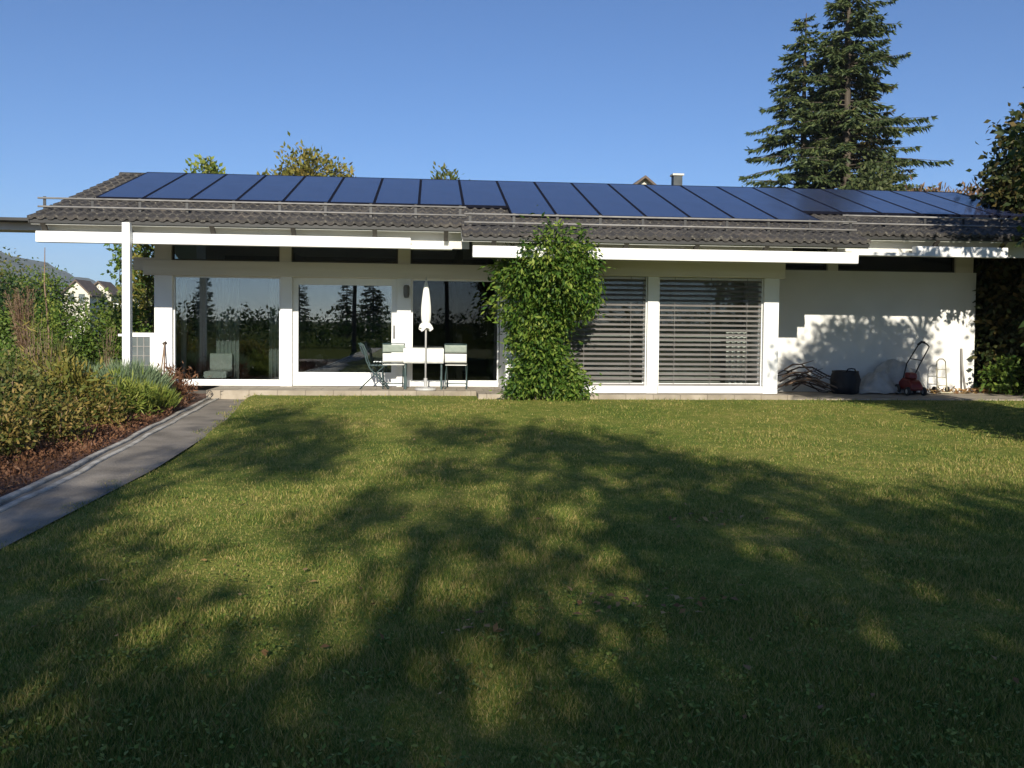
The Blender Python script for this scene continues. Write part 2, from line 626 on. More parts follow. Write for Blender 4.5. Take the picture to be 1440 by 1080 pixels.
def crown_tree(name, base, trunk_h, blobs, count, L, W, leaf, label, cat='tree', group=None, tr=0.14, spread=0.2, per=14,
               droop=0.3, crown_name='crown', limbs=True, shell=0.4, seed=1, vert=0.0, bark=BARK, sq=1.0):
    rng = np.random.default_rng(seed)
    t = thing(name, base, label, cat, group)
    b = Vector(base)
    mb = MB()
    top = b + Vector((rng.uniform(-.2, .2), rng.uniform(-.2, .2), trunk_h))
    mid = b.lerp(top, 0.5) + Vector((rng.uniform(-.12, .12), rng.uniform(-.12, .12), 0))
    mb.tube([b - Vector((0, 0, 0.1)), b + Vector((0, 0, 0.15)), mid, top], [tr * 1.5, tr * 1.1, tr * 0.85, tr * 0.55], 9)
    if limbs:
        for x, y, z, r in blobs:
            c = Vector((x, y, z))
            st = mid.lerp(top, rng.uniform(0.2, 1.0))
            m2 = st.lerp(c, 0.5) + Vector((rng.uniform(-.2, .2), rng.uniform(-.2, .2), rng.uniform(0, .3) * r))
            mb.tube([st, m2, c], [tr * 0.45, tr * 0.3, tr * 0.14], 6)
            for _ in range(4):
                e = c + Vector(unit(rng.normal(size=3))) * r * 0.85
                mb.tube([m2.lerp(c, 0.7), c.lerp(e, 0.5) + Vector((0, 0, 0.08 * r)), e], [tr * 0.16, tr * 0.11, tr * 0.04], 5)
    obj('trunk', mb, bark, t, smooth=True)
    np_obj(crown_name, blob_leaves(blobs, count, L, W, spread, per, droop, shell, rng, vert, sq), 4, leaf, t)
    return t


G_DEEP = leaf_mat('leaf_deep_green', [(0.018, 0.042, 0.012), (0.035, 0.075, 0.018), (0.06, 0.11, 0.028)])
G_VINE = leaf_mat('leaf_vine', [(0.016, 0.050, 0.008), (0.055, 0.120, 0.016), (0.125, 0.205, 0.028), (0.27, 0.32, 0.06)], 0.3, patch=1.6)
G_HEDGE = leaf_mat('leaf_hedge', [(0.055, 0.115, 0.020), (0.11, 0.18, 0.030), (0.20, 0.25, 0.045)], patch=1.5)
G_YELLOW = leaf_mat('leaf_yellowing', [(0.12, 0.15, 0.03), (0.22, 0.21, 0.045), (0.32, 0.24, 0.06)])
G_OLIVE = leaf_mat('leaf_olive', [(0.055, 0.085, 0.022), (0.115, 0.14, 0.034), (0.22, 0.19, 0.055)])
G_AUTUMN = leaf_mat('leaf_autumn', [(0.040, 0.072, 0.016), (0.11, 0.125, 0.026), (0.25, 0.19, 0.05), (0.36, 0.24, 0.085)], patch=2.2)
G_RUST = leaf_mat('leaf_rust', [(0.09, 0.042, 0.024), (0.17, 0.080, 0.042), (0.28, 0.145, 0.075)], 0.2)
G_GREY = leaf_mat('leaf_grey_green', [(0.13, 0.19, 0.10), (0.19, 0.26, 0.14), (0.26, 0.31, 0.17)], 0.25, patch=2.5)
G_LIME = leaf_mat('leaf_lime', [(0.12, 0.18, 0.03), (0.22, 0.27, 0.05), (0.33, 0.33, 0.07)])
G_PLUME = leaf_mat('leaf_plume', [(0.14, 0.085, 0.05), (0.22, 0.14, 0.08), (0.28, 0.19, 0.11)], 0.2)
G_SPRUCE = leaf_mat('needles_spruce', [(0.036, 0.060, 0.024), (0.074, 0.104, 0.036), (0.14, 0.16, 0.055)], 0.15, patch=0.5)
G_SPRUCE_Y = leaf_mat('needles_spruce_brown', [(0.05, 0.055, 0.02), (0.09, 0.085, 0.03), (0.13, 0.10, 0.035)], 0.15)
G_RIGHT = leaf_mat('leaf_right_tree', [(0.018, 0.034, 0.010), (0.038, 0.055, 0.016), (0.075, 0.075, 0.022), (0.14, 0.10, 0.035)], 0.25, patch=0.8)
G_FAR = leaf_mat('leaf_far', [(0.045, 0.07, 0.025), (0.08, 0.105, 0.035), (0.12, 0.13, 0.05)], 0.2)
G_SHADE = leaf_mat('leaf_shade_tree', [(0.030, 0.055, 0.014), (0.055, 0.085, 0.02), (0.09, 0.12, 0.03)], 0.22)
G_LITTER = leaf_mat('leaf_litter', [(0.16, 0.075, 0.03), (0.30, 0.17, 0.06), (0.46, 0.31, 0.13)], 0.15)

# ------------------------------------------------------------------ the setting
# one ground sheet to the horizon, lower to the left where the valley is
g = MB()
NX = 60


def ground_z(x, y):
    d = math.hypot(x, y)
    return -0.06 - 0.00002 * d - (max(0.0, y - 26) * 0.01 if y < 400 else 3.74)


xs = [-4000, -1500, -500, -200, -80, -40, -20, -12, 0, 12, 20, 40, 80, 200, 500, 1500, 4000]
ys = [-4000, -1500, -400, -120, -50, -20, 0, 16, 20, 26, 40, 70, 120, 200, 400, 900, 1800, 4000]
g.grid(lambda u, v: (xs[round(u * (len(xs) - 1))], ys[round(v * (len(ys) - 1))], ground_z(xs[round(u * (len(xs) - 1))], ys[round(v * (len(ys) - 1))])), len(xs) - 1, len(ys) - 1)
GROUND_M = noisy('meadow', (0.06, 0.08, 0.02), (0.11, 0.12, 0.035), 0.05, 1.0, spec=0.0)
tag(obj('ground', g, GROUND_M, smooth=True), kind='structure')


def lawn_z(x, y):
    t = min(1.0, max(0.0, (y - 11) / 4))
    return (0.012 * math.sin(0.9 * x + 0.4) * math.cos(0.7 * y) + 0.008 * math.sin(2.1 * x + 1.7 * y)) * (1 - .8 * t) + 0.078 * t * t * (3 - 2 * t)


def lawn_left(y):                      # right edge of the path
    return np.interp(y, [-14, 5.7, 8.7, 13, 15.9], [-2.63, -2.63, -2.62, -2.85, -3.18])


lw = MB()
LX1 = 16.0
lw.grid(lambda u, v: (lawn_left(-14 + 30.4 * v) + u * (LX1 - lawn_left(-14 + 30.4 * v)), -14 + 30.4 * v,
                      lawn_z(lawn_left(-14 + 30.4 * v) + u * (LX1 - lawn_left(-14 + 30.4 * v)), -14 + 30.4 * v)), 70, 110)
tag(obj('lawn', lw, TURF, smooth=True), kind='structure')

# path with its pale double kerb
def path_l(y):
    return np.interp(y, [-14, 7.1, 8.2, 13.5, 16.4], [-3.25, -3.25, -3.3, -3.72, -3.95])


pm = MB()
pm.grid(lambda u, v: (path_l(-14 + 30.5 * v) * (1 - u) + (lawn_left(-14 + 30.5 * v) + 0.03) * u, -14 + 30.5 * v, 0.010 + 0.006 * math.sin(9 * v + 3 * u)), 4, 80)
tag(obj('garden_path', pm, PATH_M), kind='structure')
for off, nm in ((0.0, 'kerb'), (0.14, 'kerb_edging')):
    km = MB()
    prof = [(-0.032, -0.05), (0.032, -0.05), (0.032, 0.018), (0.026, 0.026), (-0.026, 0.026), (-0.032, 0.018)]
    vs, fs = [], []
    YS = list(np.linspace(-14, 16.4, 70))
    for y in YS:
        for a, b in prof:
            vs.append((float(path_l(y)) - 0.01 + off + a + 0.012 * math.sin(y * 3.1 + off * 9) + 0.008 * math.sin(y * 7.7), y, b + (0.014 if off == 0 else 0.003) + 0.004 * math.sin(y * 2.3)))
    for i in range(len(YS) - 1):
        for k in range(6):
            fs.append((i * 6 + k, i * 6 + (k + 1) % 6, (i + 1) * 6 + (k + 1) % 6, (i + 1) * 6 + k))
    km.add(vs, fs)
    tag(obj(nm, km, KERB_M), kind='structure')
# flower bed soil
bd = MB()
bd.grid(lambda u, v: (-14 + u * (path_l(1.5 + 15.9 * v) - 0.04 + 14), 1.5 + 15.9 * v,
                      0.02 + 0.05 * math.sin(u * 31 + v * 17) * math.cos(v * 23) * (1 - u) + 0.03 * (1 - u)), 50, 60)
tag(obj('flower_bed_soil', bd, SOIL, smooth=True), kind='structure')
# paving: a raised terrace on the left, a lower strip along the rest of the house
pv = MB()
pv.box(-4.0, 0.85, 16.36, 17.47, -0.1, 0.165, 0.012)
pv.box(0.852, 6.60, 15.66, 16.1, -0.1, 0.165, 0.012)
pv.box(0.852, 1.36, 16.102, 17.47, -0.1, 0.164, 0.0)
tag(obj('terrace', pv, PAVING), kind='structure')
pv = MB()
pv.box(6.602, 13.5, 15.66, 17.47, -0.1, 0.095, 0.012)
tag(obj('pavement', pv, PAVING), kind='structure')

# grass blades, dense near the camera
def blades(n, y0, y1, h, w, rng):
    u = rng.random(n)
    Y = 1.0 / (1.0 / y0 + u * (1.0 / y1 - 1.0 / y0))              # density falls with the square of the distance
    half = 0.75 * Y + 2.2
    X = rng.uniform(-1, 1, n) * half + 0.09 * Y
    k = (X > lawn_left(Y) - 0.09 + 0.10 * np.sin(Y * 5.3) * np.sin(Y * 1.7 + 1) - 0.05 * rng.random(n)) & (X < 15.5) & (Y < np.where(X < 0.9, 16.36, 15.66))
    X, Y = X[k], Y[k]
    n = len(X)
    T = np.clip((Y - 11) / 4, 0, 1)
    Z = (0.012 * np.sin(0.9 * X + 0.4) * np.cos(0.7 * Y) + 0.008 * np.sin(2.1 * X + 1.7 * Y)) * (1 - .8 * T) + 0.078 * T * T * (3 - 2 * T) - 0.004
    clump = 0.65 + 0.5 * np.sin(X * 3.1 + 2 * np.sin(Y * 2.3)) * np.sin(Y * 3.7 + X) + 0.25 * rng.random(n)
    H = h * rng.uniform(0.45, 1.2, n) * np.clip(clump, 0.5, 1.3)
    edge = np.where(X < 0.9, 16.36, 15.66) - Y
    H = H * (1 + 1.6 * np.exp(-np.maximum(edge, 0) / .10) * rng.random(n))
    A = rng.uniform(0, 2 * np.pi, n)
    lean = rng.uniform(0.1, 1.0, n)
    B = rng.uniform(0, 2 * np.pi, n)
    ww = w * (0.6 + 0.10 * Y) * rng.uniform(0.6, 1.3, n)
    P = np.stack([X, Y, Z], 1)
    s = np.stack([np.cos(A), np.sin(A), 0 * A], 1) * (ww / 2)[:, None]
    tip = P + np.stack([np.cos(B) * lean * H, np.sin(B) * lean * H, H], 1)
    return np.stack([P - s, P + s, tip], 1).reshape(-1, 3)


tag(np_obj('grass', blades(980000, 2.2, 17.5, 0.036, 0.0062, np.random.default_rng(5)), 3, BLADE),
    'short mown grass blades with yellow and mossy patches covering the lawn', 'grass', kind='stuff')


def lawn_litter(n, rng, spots):
    S = np.array(spots)
    i = rng.integers(0, len(S), n)
    P = np.stack([S[i, 0] + rng.normal(size=n) * S[i, 2], S[i, 1] + rng.normal(size=n) * S[i, 3], 0.03 + 0.012 * rng.random(n)], 1)
    D = unit(np.stack([rng.normal(size=n), rng.normal(size=n), rng.normal(size=n) * 0.25], 1))
    N = np.stack([rng.normal(size=n) * .4, rng.normal(size=n) * .4, np.ones(n)], 1)
    sc = rng.uniform(0.6, 1.3, n)
    return leaf_quads(P, D, 0.045 * sc, 0.026 * sc, N, rng)


tag(np_obj('fallen_leaves', lawn_litter(150, np.random.default_rng(8), [(0.25, 4.05, .13, .12), (0.9, 4.3, .16, .14), (1.3, 4.35, .14, .12), (2.0, 6.2, .2, .15), (-1.2, 4.6, .6, .5), (3.6, 6.3, 3, 2.2), (1, 9, 3.5, 3), (1, 4, 1.5, .8)]), 4, G_LITTER),
    'scattered brown fallen leaves lying on the grass', 'leaves', kind='stuff')

rw = np.random.default_rng(9)
q = []
for i in range(520):
    y = 1 / (1 / 2.4 + rw.random() * (1 / 14 - 1 / 2.4))
    x = rw.uniform(-.62, .8) * y
    if x < lawn_left(y) + .1:
        continue
    n = int(rw.integers(6, 26))
    w_ = rw.uniform(.02, .09)
    P = np.stack([x + rw.normal(size=n) * w_, y + rw.normal(size=n) * w_, lawn_z(x, y) + .012 + .02 * rw.random(n)], 1)
    a = rw.uniform(0, 6.28, n)
    D = unit(np.stack([np.cos(a), np.sin(a), rw.uniform(.1, .7, n)], 1))
    q.append(leaf_quads(P, D, rw.uniform(.014, .030, n), rw.uniform(.010, .018, n), np.stack([rw.normal(size=n) * .3, rw.normal(size=n) * .3, np.ones(n)], 1), rw))
tag(np_obj('clover', np.concatenate(q), 4, leaf_mat('leaf_clover', [(0.09, 0.16, 0.025), (0.19, 0.25, 0.045), (0.34, 0.36, 0.09)], .3, patch=2)),
    'small clover and weed leaves speckling the mown lawn', 'clover', kind='stuff')

# ------------------------------------------------------------------ the house
house = thing('bungalow', (2.9, 17.5, 0), 'long low white timber framed bungalow with solar panels on its grey tiled roof', 'house')
SL = 0.319


def zr(y):
    return 3.13 + SL * (y - 15.25)


RIDGE = 19.5
E1, E2, E3 = 15.10, 14.45, 15.12
RX0, RXA, RXB, RX1 = -6.52, 0.5, 7.40, 12.15

# wavy concrete tiles, in courses
def tile_sheet(x0, x1, y0, y1):
    mb = MB()
    nx = int((x1 - x0) / 0.0267)
    X = np.linspace(x0, x1, nx + 1)
    wave = 0.020 * np.cos(2 * np.pi * X / 0.16) + 0.006 * np.cos(4 * np.pi * X / 0.16)
    rows = []
    y = y0
    rr = random.Random(3)
    first = True
    while y < y1 - 0.02:
        ye = min(y + 0.335, y1)
        if first:
            rows.append((y + 0.006, -0.022))
            first = False
        rows.append((y, 0.034))
        rows.append((ye, 0.012))
        y = ye
    vs = []
    jit = np.repeat([rr.uniform(-0.004, 0.004) for _ in range(nx // 6 + 2)], 6)[:nx + 1]
    for i, (yy, lift) in enumerate(rows):
        for k in range(nx + 1):
            vs.append((X[k], yy, zr(yy) - 0.02 + lift + wave[k] + (jit[k] if i else 0)))
    fs = []
    for j in range(len(rows) - 1):
        for i in range(nx):
            a = j * (nx + 1) + i
            fs.append((a, a + 1, a + nx + 2, a + nx + 1))
    mb.add(vs, fs)
    return mb


roof_mb = MB()
for a, b, e in ((RX0, RXA, E1), (RXA, RXB, E2), (RXB, RX1, E3)):
    t_ = tile_sheet(a, b, e, RIDGE)
    roof_mb.add(t_.v, t_.f)
# ridge caps and the back slope
k = RX0
while k < RX1 - 0.05:
    e = min(k + 0.42, RX1)
    arc = [(RIDGE + 0.13 * math.cos(t), zr(RIDGE) - 0.05 + 0.085 * math.sin(t)) for t in np.linspace(0, math.pi, 7)]
    roof_mb.prism_x(arc, k, e + 0.02)
    k = e
roof_mb.prism_x([(RIDGE, zr(RIDGE) - 0.03), (23.9, zr(RIDGE) - 0.03 - SL * 4.4), (23.9, zr(RIDGE) - 0.09 - SL * 4.4), (RIDGE, zr(RIDGE) - 0.09)], RX0, RX1)
roof = obj('roof', roof_mb, TILES, house)
# soffit boards under the tiles, with the verge boards at the ends
sf = MB()
for a, b, e in ((RX0 + .03, RXA - .002, E1 + .07), (RXA + .002, RXB - .002, E2 + .07), (RXB + .002, RX1 - .03, E3 + .07)):
    sf.prism_x([(e, zr(e) - 0.11), (RIDGE, zr(RIDGE) - 0.11), (RIDGE, zr(RIDGE) - 0.15), (e, zr(e) - 0.15)], a, b)
sf.prism_x([(RIDGE + .01, zr(RIDGE) - 0.11), (23.8, zr(RIDGE) - 0.11 - SL * 4.3), (23.8, zr(RIDGE) - 0.15 - SL * 4.3), (RIDGE + .01, zr(RIDGE) - 0.15)], RX0 + .03, RX1 - .03)
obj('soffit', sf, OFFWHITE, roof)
fa = MB()
for a, b, e in ((RX0 + .02, RXA - .002, E1), (RXA + .01, RXB - .01, E2), (RXB + .002, RX1 - .02, E3)):
    fa.box(a, b, e + 0.030, e + 0.055, zr(e) - 0.105, zr(e) - 0.045)
for x, ea, eb in ((RX0 + .005, E1 + .03, RIDGE), (RX1 - .03, E3 + .03, RIDGE), (RXA + .004, E2 + .07, E1 + .0), (RXB - .03, E2 + .07, E3 + .0)):
    fa.prism_x([(ea, zr(ea) - 0.05), (eb, zr(eb) - 0.05), (eb, zr(eb) - 0.16), (ea, zr(ea) - 0.12)], x, x + 0.024)
obj('fascia', fa, FASCIA, roof)

# dark straps that hold the eaves
for xs_, e, zb in (([-6.30, -4.95, -3.62, -2.30, -0.95, 0.25], E1, 2.86), ([1.02, 2.6, 3.22, 4.42, 5.62, 6.80], E2, 2.70), ([9.02, 10.3, 11.6], E3, 2.88)):
    for x in xs_:
        m = MB()
        m.bar((x, e + .045, zr(e) - .09), (x, e + .215, zb - .03), .075, .04)
        obj('eaves_strap', m, RAFTER, house)

# purlins: the white beams under the eaves
B1, B2 = 15.18, 14.58
for x0, x1, y, z0, z1 in ((-6.42, -0.35, B1, 2.67, 2.85), (0.68, 7.25, B2, 2.50, 2.69), (8.62, 10.35, B1, 2.695, 2.875)):
    m = MB()
    m.box(x0, x1, y, y + 0.14, z0, z1, 0.006)
    obj('eaves_beam', m, WHITE, house)
for x0, x1, z0, z1 in ((-0.35, 0.36, 2.67, 2.722), (7.25, 8.62, 2.70, 2.755)):       # slim continuation of the beam
    m = MB()
    m.box(x0 + .002, x1 - .002, B1 + .01, B1 + .26, z0, z1, 0.0)
    obj('eaves_batten', m, WHITE, house)
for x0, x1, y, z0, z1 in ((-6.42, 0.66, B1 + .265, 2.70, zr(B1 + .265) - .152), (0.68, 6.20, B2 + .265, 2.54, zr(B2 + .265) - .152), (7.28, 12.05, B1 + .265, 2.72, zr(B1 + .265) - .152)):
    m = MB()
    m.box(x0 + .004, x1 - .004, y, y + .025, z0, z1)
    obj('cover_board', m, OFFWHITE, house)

# posts and pillars of the facade
def post(x0, x1, y0, y1, z0, z1, mat=WHITE, name='pillar'):
    m = MB()
    m.box(x0, x1, y0, y1, z0, z1, 0.006)
    return obj(name, m, mat, house)


F1, F2 = 17.5, 16.05
corner = post(-5.23, -4.90, F1 - .05, F1 + .25, 0.0, 2.27)
post(-2.88, -2.66, F1 - .05, F1 + .2, 0.1, 2.27)
post(-0.655, -0.38, F1 - .05, F1 + .2, 0.1, 2.27)
post(1.36, 1.62, F2 - .02, F2 + .18, 0.0, 2.305)
post(3.965, 4.17, F2 - .02, F2 + .18, 0.16, 2.305)
post(6.16, 6.445, F2 - .04, F2 + .25, 0.0, 2.305)
post(-5.02, -4.895, B1 - .135, B1 - .003, 0.0, 3.0, name='post')
# lower beams with their ends sticking out past the corner
for x0, x1, y, z0, z1 in ((-5.42, 1.35, F1, 2.27, 2.555), (1.20, 6.53, F2, 2.307, 2.59)):
    m = MB()
    m.box(x0, x1, y - 0.10, y + 0.12, z0, z1, 0.008)
    obj('lintel_beam', m, BEAMTAN, house)
# small posts between the clerestory windows
for x0, x1 in ((-5.23, -4.92), (-2.90, -2.68), (-0.64, -0.40)):
    post(x0, x1, F1 - .04, F1 + .1, 2.556, zr(F1) - .16, BEAMTAN, 'clerestory_post')
for x0, x1 in ((8.05, 8.27), (10.80, 11.18)):
    post(x0, x1, F1 - .012, F1 + .1, 2.566, zr(F1) - .16, BEAMTAN, 'clerestory_post')
CROSS = MB()
CROSS.box(-5.62, -5.22, F1 - .03, F1 + .12, 2.36, 2.60, .006)
obj('beam_end', CROSS, BEAMTAN, house)


def window(x0, x1, z0, z1, y, fr=0.05, mat=GLASS, name='window', depth=0.06, fm=WHITE, recess=0.03):
    m = MB()
    y0, y1 = y + recess, y + recess + depth
    m.box(x0, x0 + fr, y0, y1, z0, z1)
    m.box(x1 - fr, x1, y0, y1, z0, z1)
    m.box(x0 + fr, x1 - fr, y0, y1, z0, z0 + fr)
    m.box(x0 + fr, x1 - fr, y0, y1, z1 - fr, z1)
    w = obj(name, m, fm, house)
    p = MB()
    p.box(x0 + fr - .004, x1 - fr + .004, y0 + depth * .45, y0 + depth * .45 + 0.008, z0 + fr - .004, z1 - fr + .004)
    obj('pane', p, mat, w)
    return w


def sill(x0, x1, y, z0, z1, out=0.03):
    m = MB()
    m.box(x0, x1, y - out, y + 0.16, z0, z1, 0.005)
    return obj('window_sill', m, WHITE, house)


window(-4.898, -2.882, 0.255, 2.268, F1, 0.03)
sill(-4.898, -2.882, F1, 0.168, 0.253)
# terrace door: a wide white sash
dm = MB()
dz0, dz1, dx0, dx1 = 0.17, 2.268, -2.655, -0.66
for b in ((dx0, dx0 + .10, dz0, dz1), (dx1 - .10, dx1, dz0, dz1), (dx0 + .10, dx1 - .10, dz0, 0.43), (dx0 + .10, dx1 - .10, 2.13, dz1)):
    dm.box(b[0], b[1], F1 + .05, F1 + .13, b[2], b[3], 0.0)
door = obj('terrace_door', dm, WHITE, house)
p = MB()
p.box(dx0 + .096, dx1 - .096, F1 + .085, F1 + .093, 0.426, 2.134)
obj('pane', p, GLASS, door)
hm = MB()
hm.box(dx1 - .068, dx1 - .032, F1 + .035, F1 + .05, 1.1, 1.36, .004)
hm.bar((dx1 - .05, F1 + .01, 1.24), (dx1 - .05, F1 + .04, 1.24), 0.02)
hm.bar((dx1 - .05, F1 + .006, 1.25), (dx1 - .05, F1 + .006, 1.12), 0.022)
obj('handle', hm, LAMP_M, door)
window(-0.378, 1.345, 0.255, 2.268, F1, 0.03, GLASS_DARK)
sill(-0.378, 1.345, F1, 0.168, 0.253)


def blind(par, x0, x1, z0, z1, y):
    m = MB()
    pitch = 0.0905
    z = z1 - 0.06
    while z > z0 + 0.05:
        cv = []
        for i in range(4):
            u = -0.5 + i / 3
            cv.append((y + u * 0.078, z + u * 0.036 + 0.006 * (1 - 4 * u * u)))
        poly = cv + [(a, b - 0.0018) for a, b in cv[::-1]]
        m.prism_x(poly, x0 + .02, x1 - .02)
        z -= pitch
    m.box(x0 + .02, x1 - .02, y - .03, y + .03, z0 + .005, z0 + 0.03)
    for x in (x0 + 0.30, (x0 + x1) / 2, x1 - 0.30):
        m.box(x - .004, x + .004, y - .044, y - .042, z0 + .02, z1)
    b = obj('blind', m, BLIND, par)
    for xa in (x0, x1 - .018):
        r = MB()
        r.box(xa, xa + .018, y - .03, y + .03, z0, z1)
        obj('guide_rail', r, WHITE, b)


for a, b in ((1.625, 3.96), (4.175, 6.155)):
    w = window(a, b, 0.302, 2.303, F2, 0.04, GLASS_CLEAR, recess=0.12)
    blind(w, a + .004, b - .004, 0.302, 2.30, F2 + 0.05)
    sill(a, b, F2, 0.168, 0.30, 0.035)
# clerestory panes
for a, b, y in ((-4.918, -2.902, F1), (-2.678, -0.642, F1), (-0.398, 1.30, F1)):
    window(a, b, 2.558, 3.40, y, 0.03, GLASS_DARK, 'clerestory_window', fm=RAFTER)
for a, b in ((6.60, 8.048), (8.272, 10.798)):
    window(a, b, 2.568, 3.40, F1, 0.03, GLASS_DARK, 'clerestory_window', fm=RAFTER, recess=0.05)
for a, b in ((1.40, 6.40),):
    window(a, b, 2.595, 3.16, F2 + .02, 0.04, GLASS_DARK, 'clerestory_window', fm=RAFTER)
# solid white wall on the right
m = MB()
m.box(6.45, 11.25, F1, F1 + .22, -0.1, 2.565)
obj('wall', m, RENDER_W, house)
m = MB()
m.box(11.03, 11.25, F1 + .222, 22.3, -0.1, zr(F1) - .2)
m.box(-5.2, 11.25, 22.3, 22.5, -0.1, zr(F1) - .3)
m.box(-5.2, -5.0, 20.4, 22.298, -0.1, zr(F1) - .2)
obj('wall', m, RENDER_W, house)
m = MB()
m.box(1.36, 1.52, F2 + .182, F1 + 0.0, -0.1, 2.305)
obj('return_wall', m, WHITE, house)
m = MB()
m.box(6.24, 6.44, F2 + .252, F1 - .002, -0.1, 2.305)
obj('return_wall', m, WHITE, house)
window(-5.19, -5.05, 0.25, 2.2, F1 + .26, 0.01, name='corner_glazing')
# left end wall is glazed as well
sg = MB()
for y0, y1 in ((17.76, 17.84), (19.0, 19.06), (20.30, 20.39)):
    sg.box(-5.18, -5.06, y0, y1, 0.2, 2.3)
for z0, z1 in ((0.2, 0.28), (2.3, 2.36)):
    sg.box(-5.18, -5.06, 17.76, 20.39, z0 - .001, z1)
sw = obj('side_window', sg, WHITE, house)
p = MB()
p.box(-5.12, -5.112, 17.83, 20.31, 0.27, 2.31)
obj('pane', p, GLASS, sw)
# inside: floor, ceiling, back wall, partitions
m = MB()
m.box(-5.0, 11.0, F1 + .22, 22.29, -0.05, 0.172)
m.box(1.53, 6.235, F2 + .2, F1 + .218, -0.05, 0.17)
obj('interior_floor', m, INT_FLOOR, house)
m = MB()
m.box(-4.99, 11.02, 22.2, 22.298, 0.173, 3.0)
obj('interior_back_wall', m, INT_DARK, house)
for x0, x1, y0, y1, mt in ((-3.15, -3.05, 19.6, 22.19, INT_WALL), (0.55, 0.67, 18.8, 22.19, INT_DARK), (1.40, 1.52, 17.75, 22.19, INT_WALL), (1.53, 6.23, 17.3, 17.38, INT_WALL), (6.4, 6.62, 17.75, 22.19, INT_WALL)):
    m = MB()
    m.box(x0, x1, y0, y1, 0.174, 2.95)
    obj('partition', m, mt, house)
# snow guards: two rails on brackets
def guard(x0, x1, y):
    base = None
    n = max(2, round((x1 - x0) / 0.76))
    s = MB()
    for dz in (0.06, 0.20):
        s.tube([(x0, y, zr(y) + dz), (x1, y, zr(y) + dz)], 0.016, 8)
    base = obj('snow_guard', s, RAIL, house, smooth=True)
    for i in range(n + 1):
        x = x0 + 0.1 + (x1 - x0 - 0.2) * i / n
        k = MB()
        k.bar((x, y + .022, zr(y) - 0.01), (x, y + .022, zr(y) + 0.23), 0.045, 0.015)
        k.bar((x, y + .022, zr(y) + 0.03), (x, y + .3, zr(y + .3) + 0.03), 0.03, 0.008)
        obj('bracket', k, DARKMETAL, base)


guard(-6.55, 0.60, 15.58)
guard(0.55, 7.42, 15.02)
guard(7.45, 12.1, 15.62)

# solar panels, each lying on the slope
def panel(x0, x1, y0, y1):
    o = bpy.data.objects.new('solar_panel', None)
    h = 0.075
    sl = math.hypot(1, SL)
    Lp = (y1 - y0) * sl
    W = x1 - x0
    gm = MB()
    gm.box(-W / 2 + .02, W / 2 - .02, 0.02, Lp - .02, -0.012, 0.0)
    me = bpy.data.meshes.new('solar_panel')
    me.from_pydata(gm.v, [], gm.f)
    me.materials.append(SOLAR)
    o = bpy.data.objects.new('solar_panel', me)
    col.objects.link(o)
    o.parent = house
    o.location = Vector(((x0 + x1) / 2, y0, zr(y0) + h)) - house.location
    o.rotation_euler = (math.atan(SL), 0, 0)
    f = MB()
    for b in ((-W / 2 + .002, -W / 2 + .026, 0, Lp), (W / 2 - .026, W / 2 - .002, 0, Lp), (-W / 2 + .026, W / 2 - .026, 0, .022), (-W / 2 + .026, W / 2 - .026, Lp - .022, Lp)):
        f.box(b[0], b[1], b[2], b[3], -0.045, 0.004)
    f.box(-W / 2 + .026, W / 2 - .026, 0.05, 0.09, -0.085, -0.046)
    f.box(-W / 2 + .026, W / 2 - .026, Lp - .09, Lp - .05, -0.085, -0.046)
    obj('frame', f, PANELFRAME, o, local=True)


PT = RIDGE - 0.16
xb = -5.93
for i in range(9):
    panel(xb + i * 0.8145, xb + (i + 1) * 0.8145, 16.45, PT)
for i in range(7):
    panel(1.40 + i * 0.815, 1.40 + (i + 1) * 0.815, 15.74, PT)
for i in range(6):
    panel(7.105 + i * 0.80, 7.105 + (i + 1) * 0.80, 16.62, PT)

# lamp on the pillar
lm = MB()
lm.lathe([(0.0, -0.13), (0.045, -0.12), (0.06, -0.05), (0.06, 0.08), (0.045, 0.12), (0.0, 0.13)], (-0.47, F1 - .115, 2.02), 14)
lm.box(-0.50, -0.44, F1 - .066, F1 - .051, 1.95, 2.09)
obj('wall_lamp', lm, LAMP_M, house, smooth=False)

# flat canopy that runs off to the left
can = thing('carport_roof', (-8.9, 16.4, 0), 'flat white canopy with dark edge running out past the left roof corner', 'canopy')
m = MB()
m.box(-11.6, -6.56, 15.85, 15.88, 2.92, 3.048)
m.box(-11.6, -6.56, 15.882, 17.2, 3.0, 3.048)
obj('soffit_panel', m, OFFWHITE, can)
m = MB()
m.box(-11.62, -6.55, 15.55, 17.22, 3.05, 3.10)
obj('edge_trim', m, FASCIA, can)
for x in (-11.3, -10.2):
    m = MB()
    m.box(x, x + .1, 16.3, 16.4, -.1, 2.984, .005)
    obj('post', m, WHITE, can)

# ------------------------------------------------------------------ things inside, behind the glass
lo = thing('armchair', (-4.28, 18.45, 0.172), 'pale low armchair on short legs behind the left window', 'armchair')
m = MB()
m.box(-4.5, -4.06, 18.2, 18.75, 0.27, 0.40, .02)
obj('seat', m, FABRIC_W, lo)
m = MB()
m.box(-4.5, -4.06, 18.70, 18.84, 0.402, 0.74, .03)
obj('backrest', m, FABRIC_W, lo)
for x in (-4.47, -4.10):
    for y in (18.25, 18.72):
        m = MB()
        m.bar((x, y, .172), (x, y, .272), .035)
        obj('leg', m, LAMP_M, lo)
so = thing('sofa', (-1.5, 19.3, 0.172), 'dark upholstered sofa in the room behind the terrace door', 'sofa')
m = MB()
m.box(-2.3, -0.75, 18.95, 19.75, .25, .52, .05)
obj('seat', m, SOFA, so)
m = MB()
m.box(-2.3, -0.75, 19.72, 19.95, .40, .95, .06)
obj('backrest', m, SOFA, so)
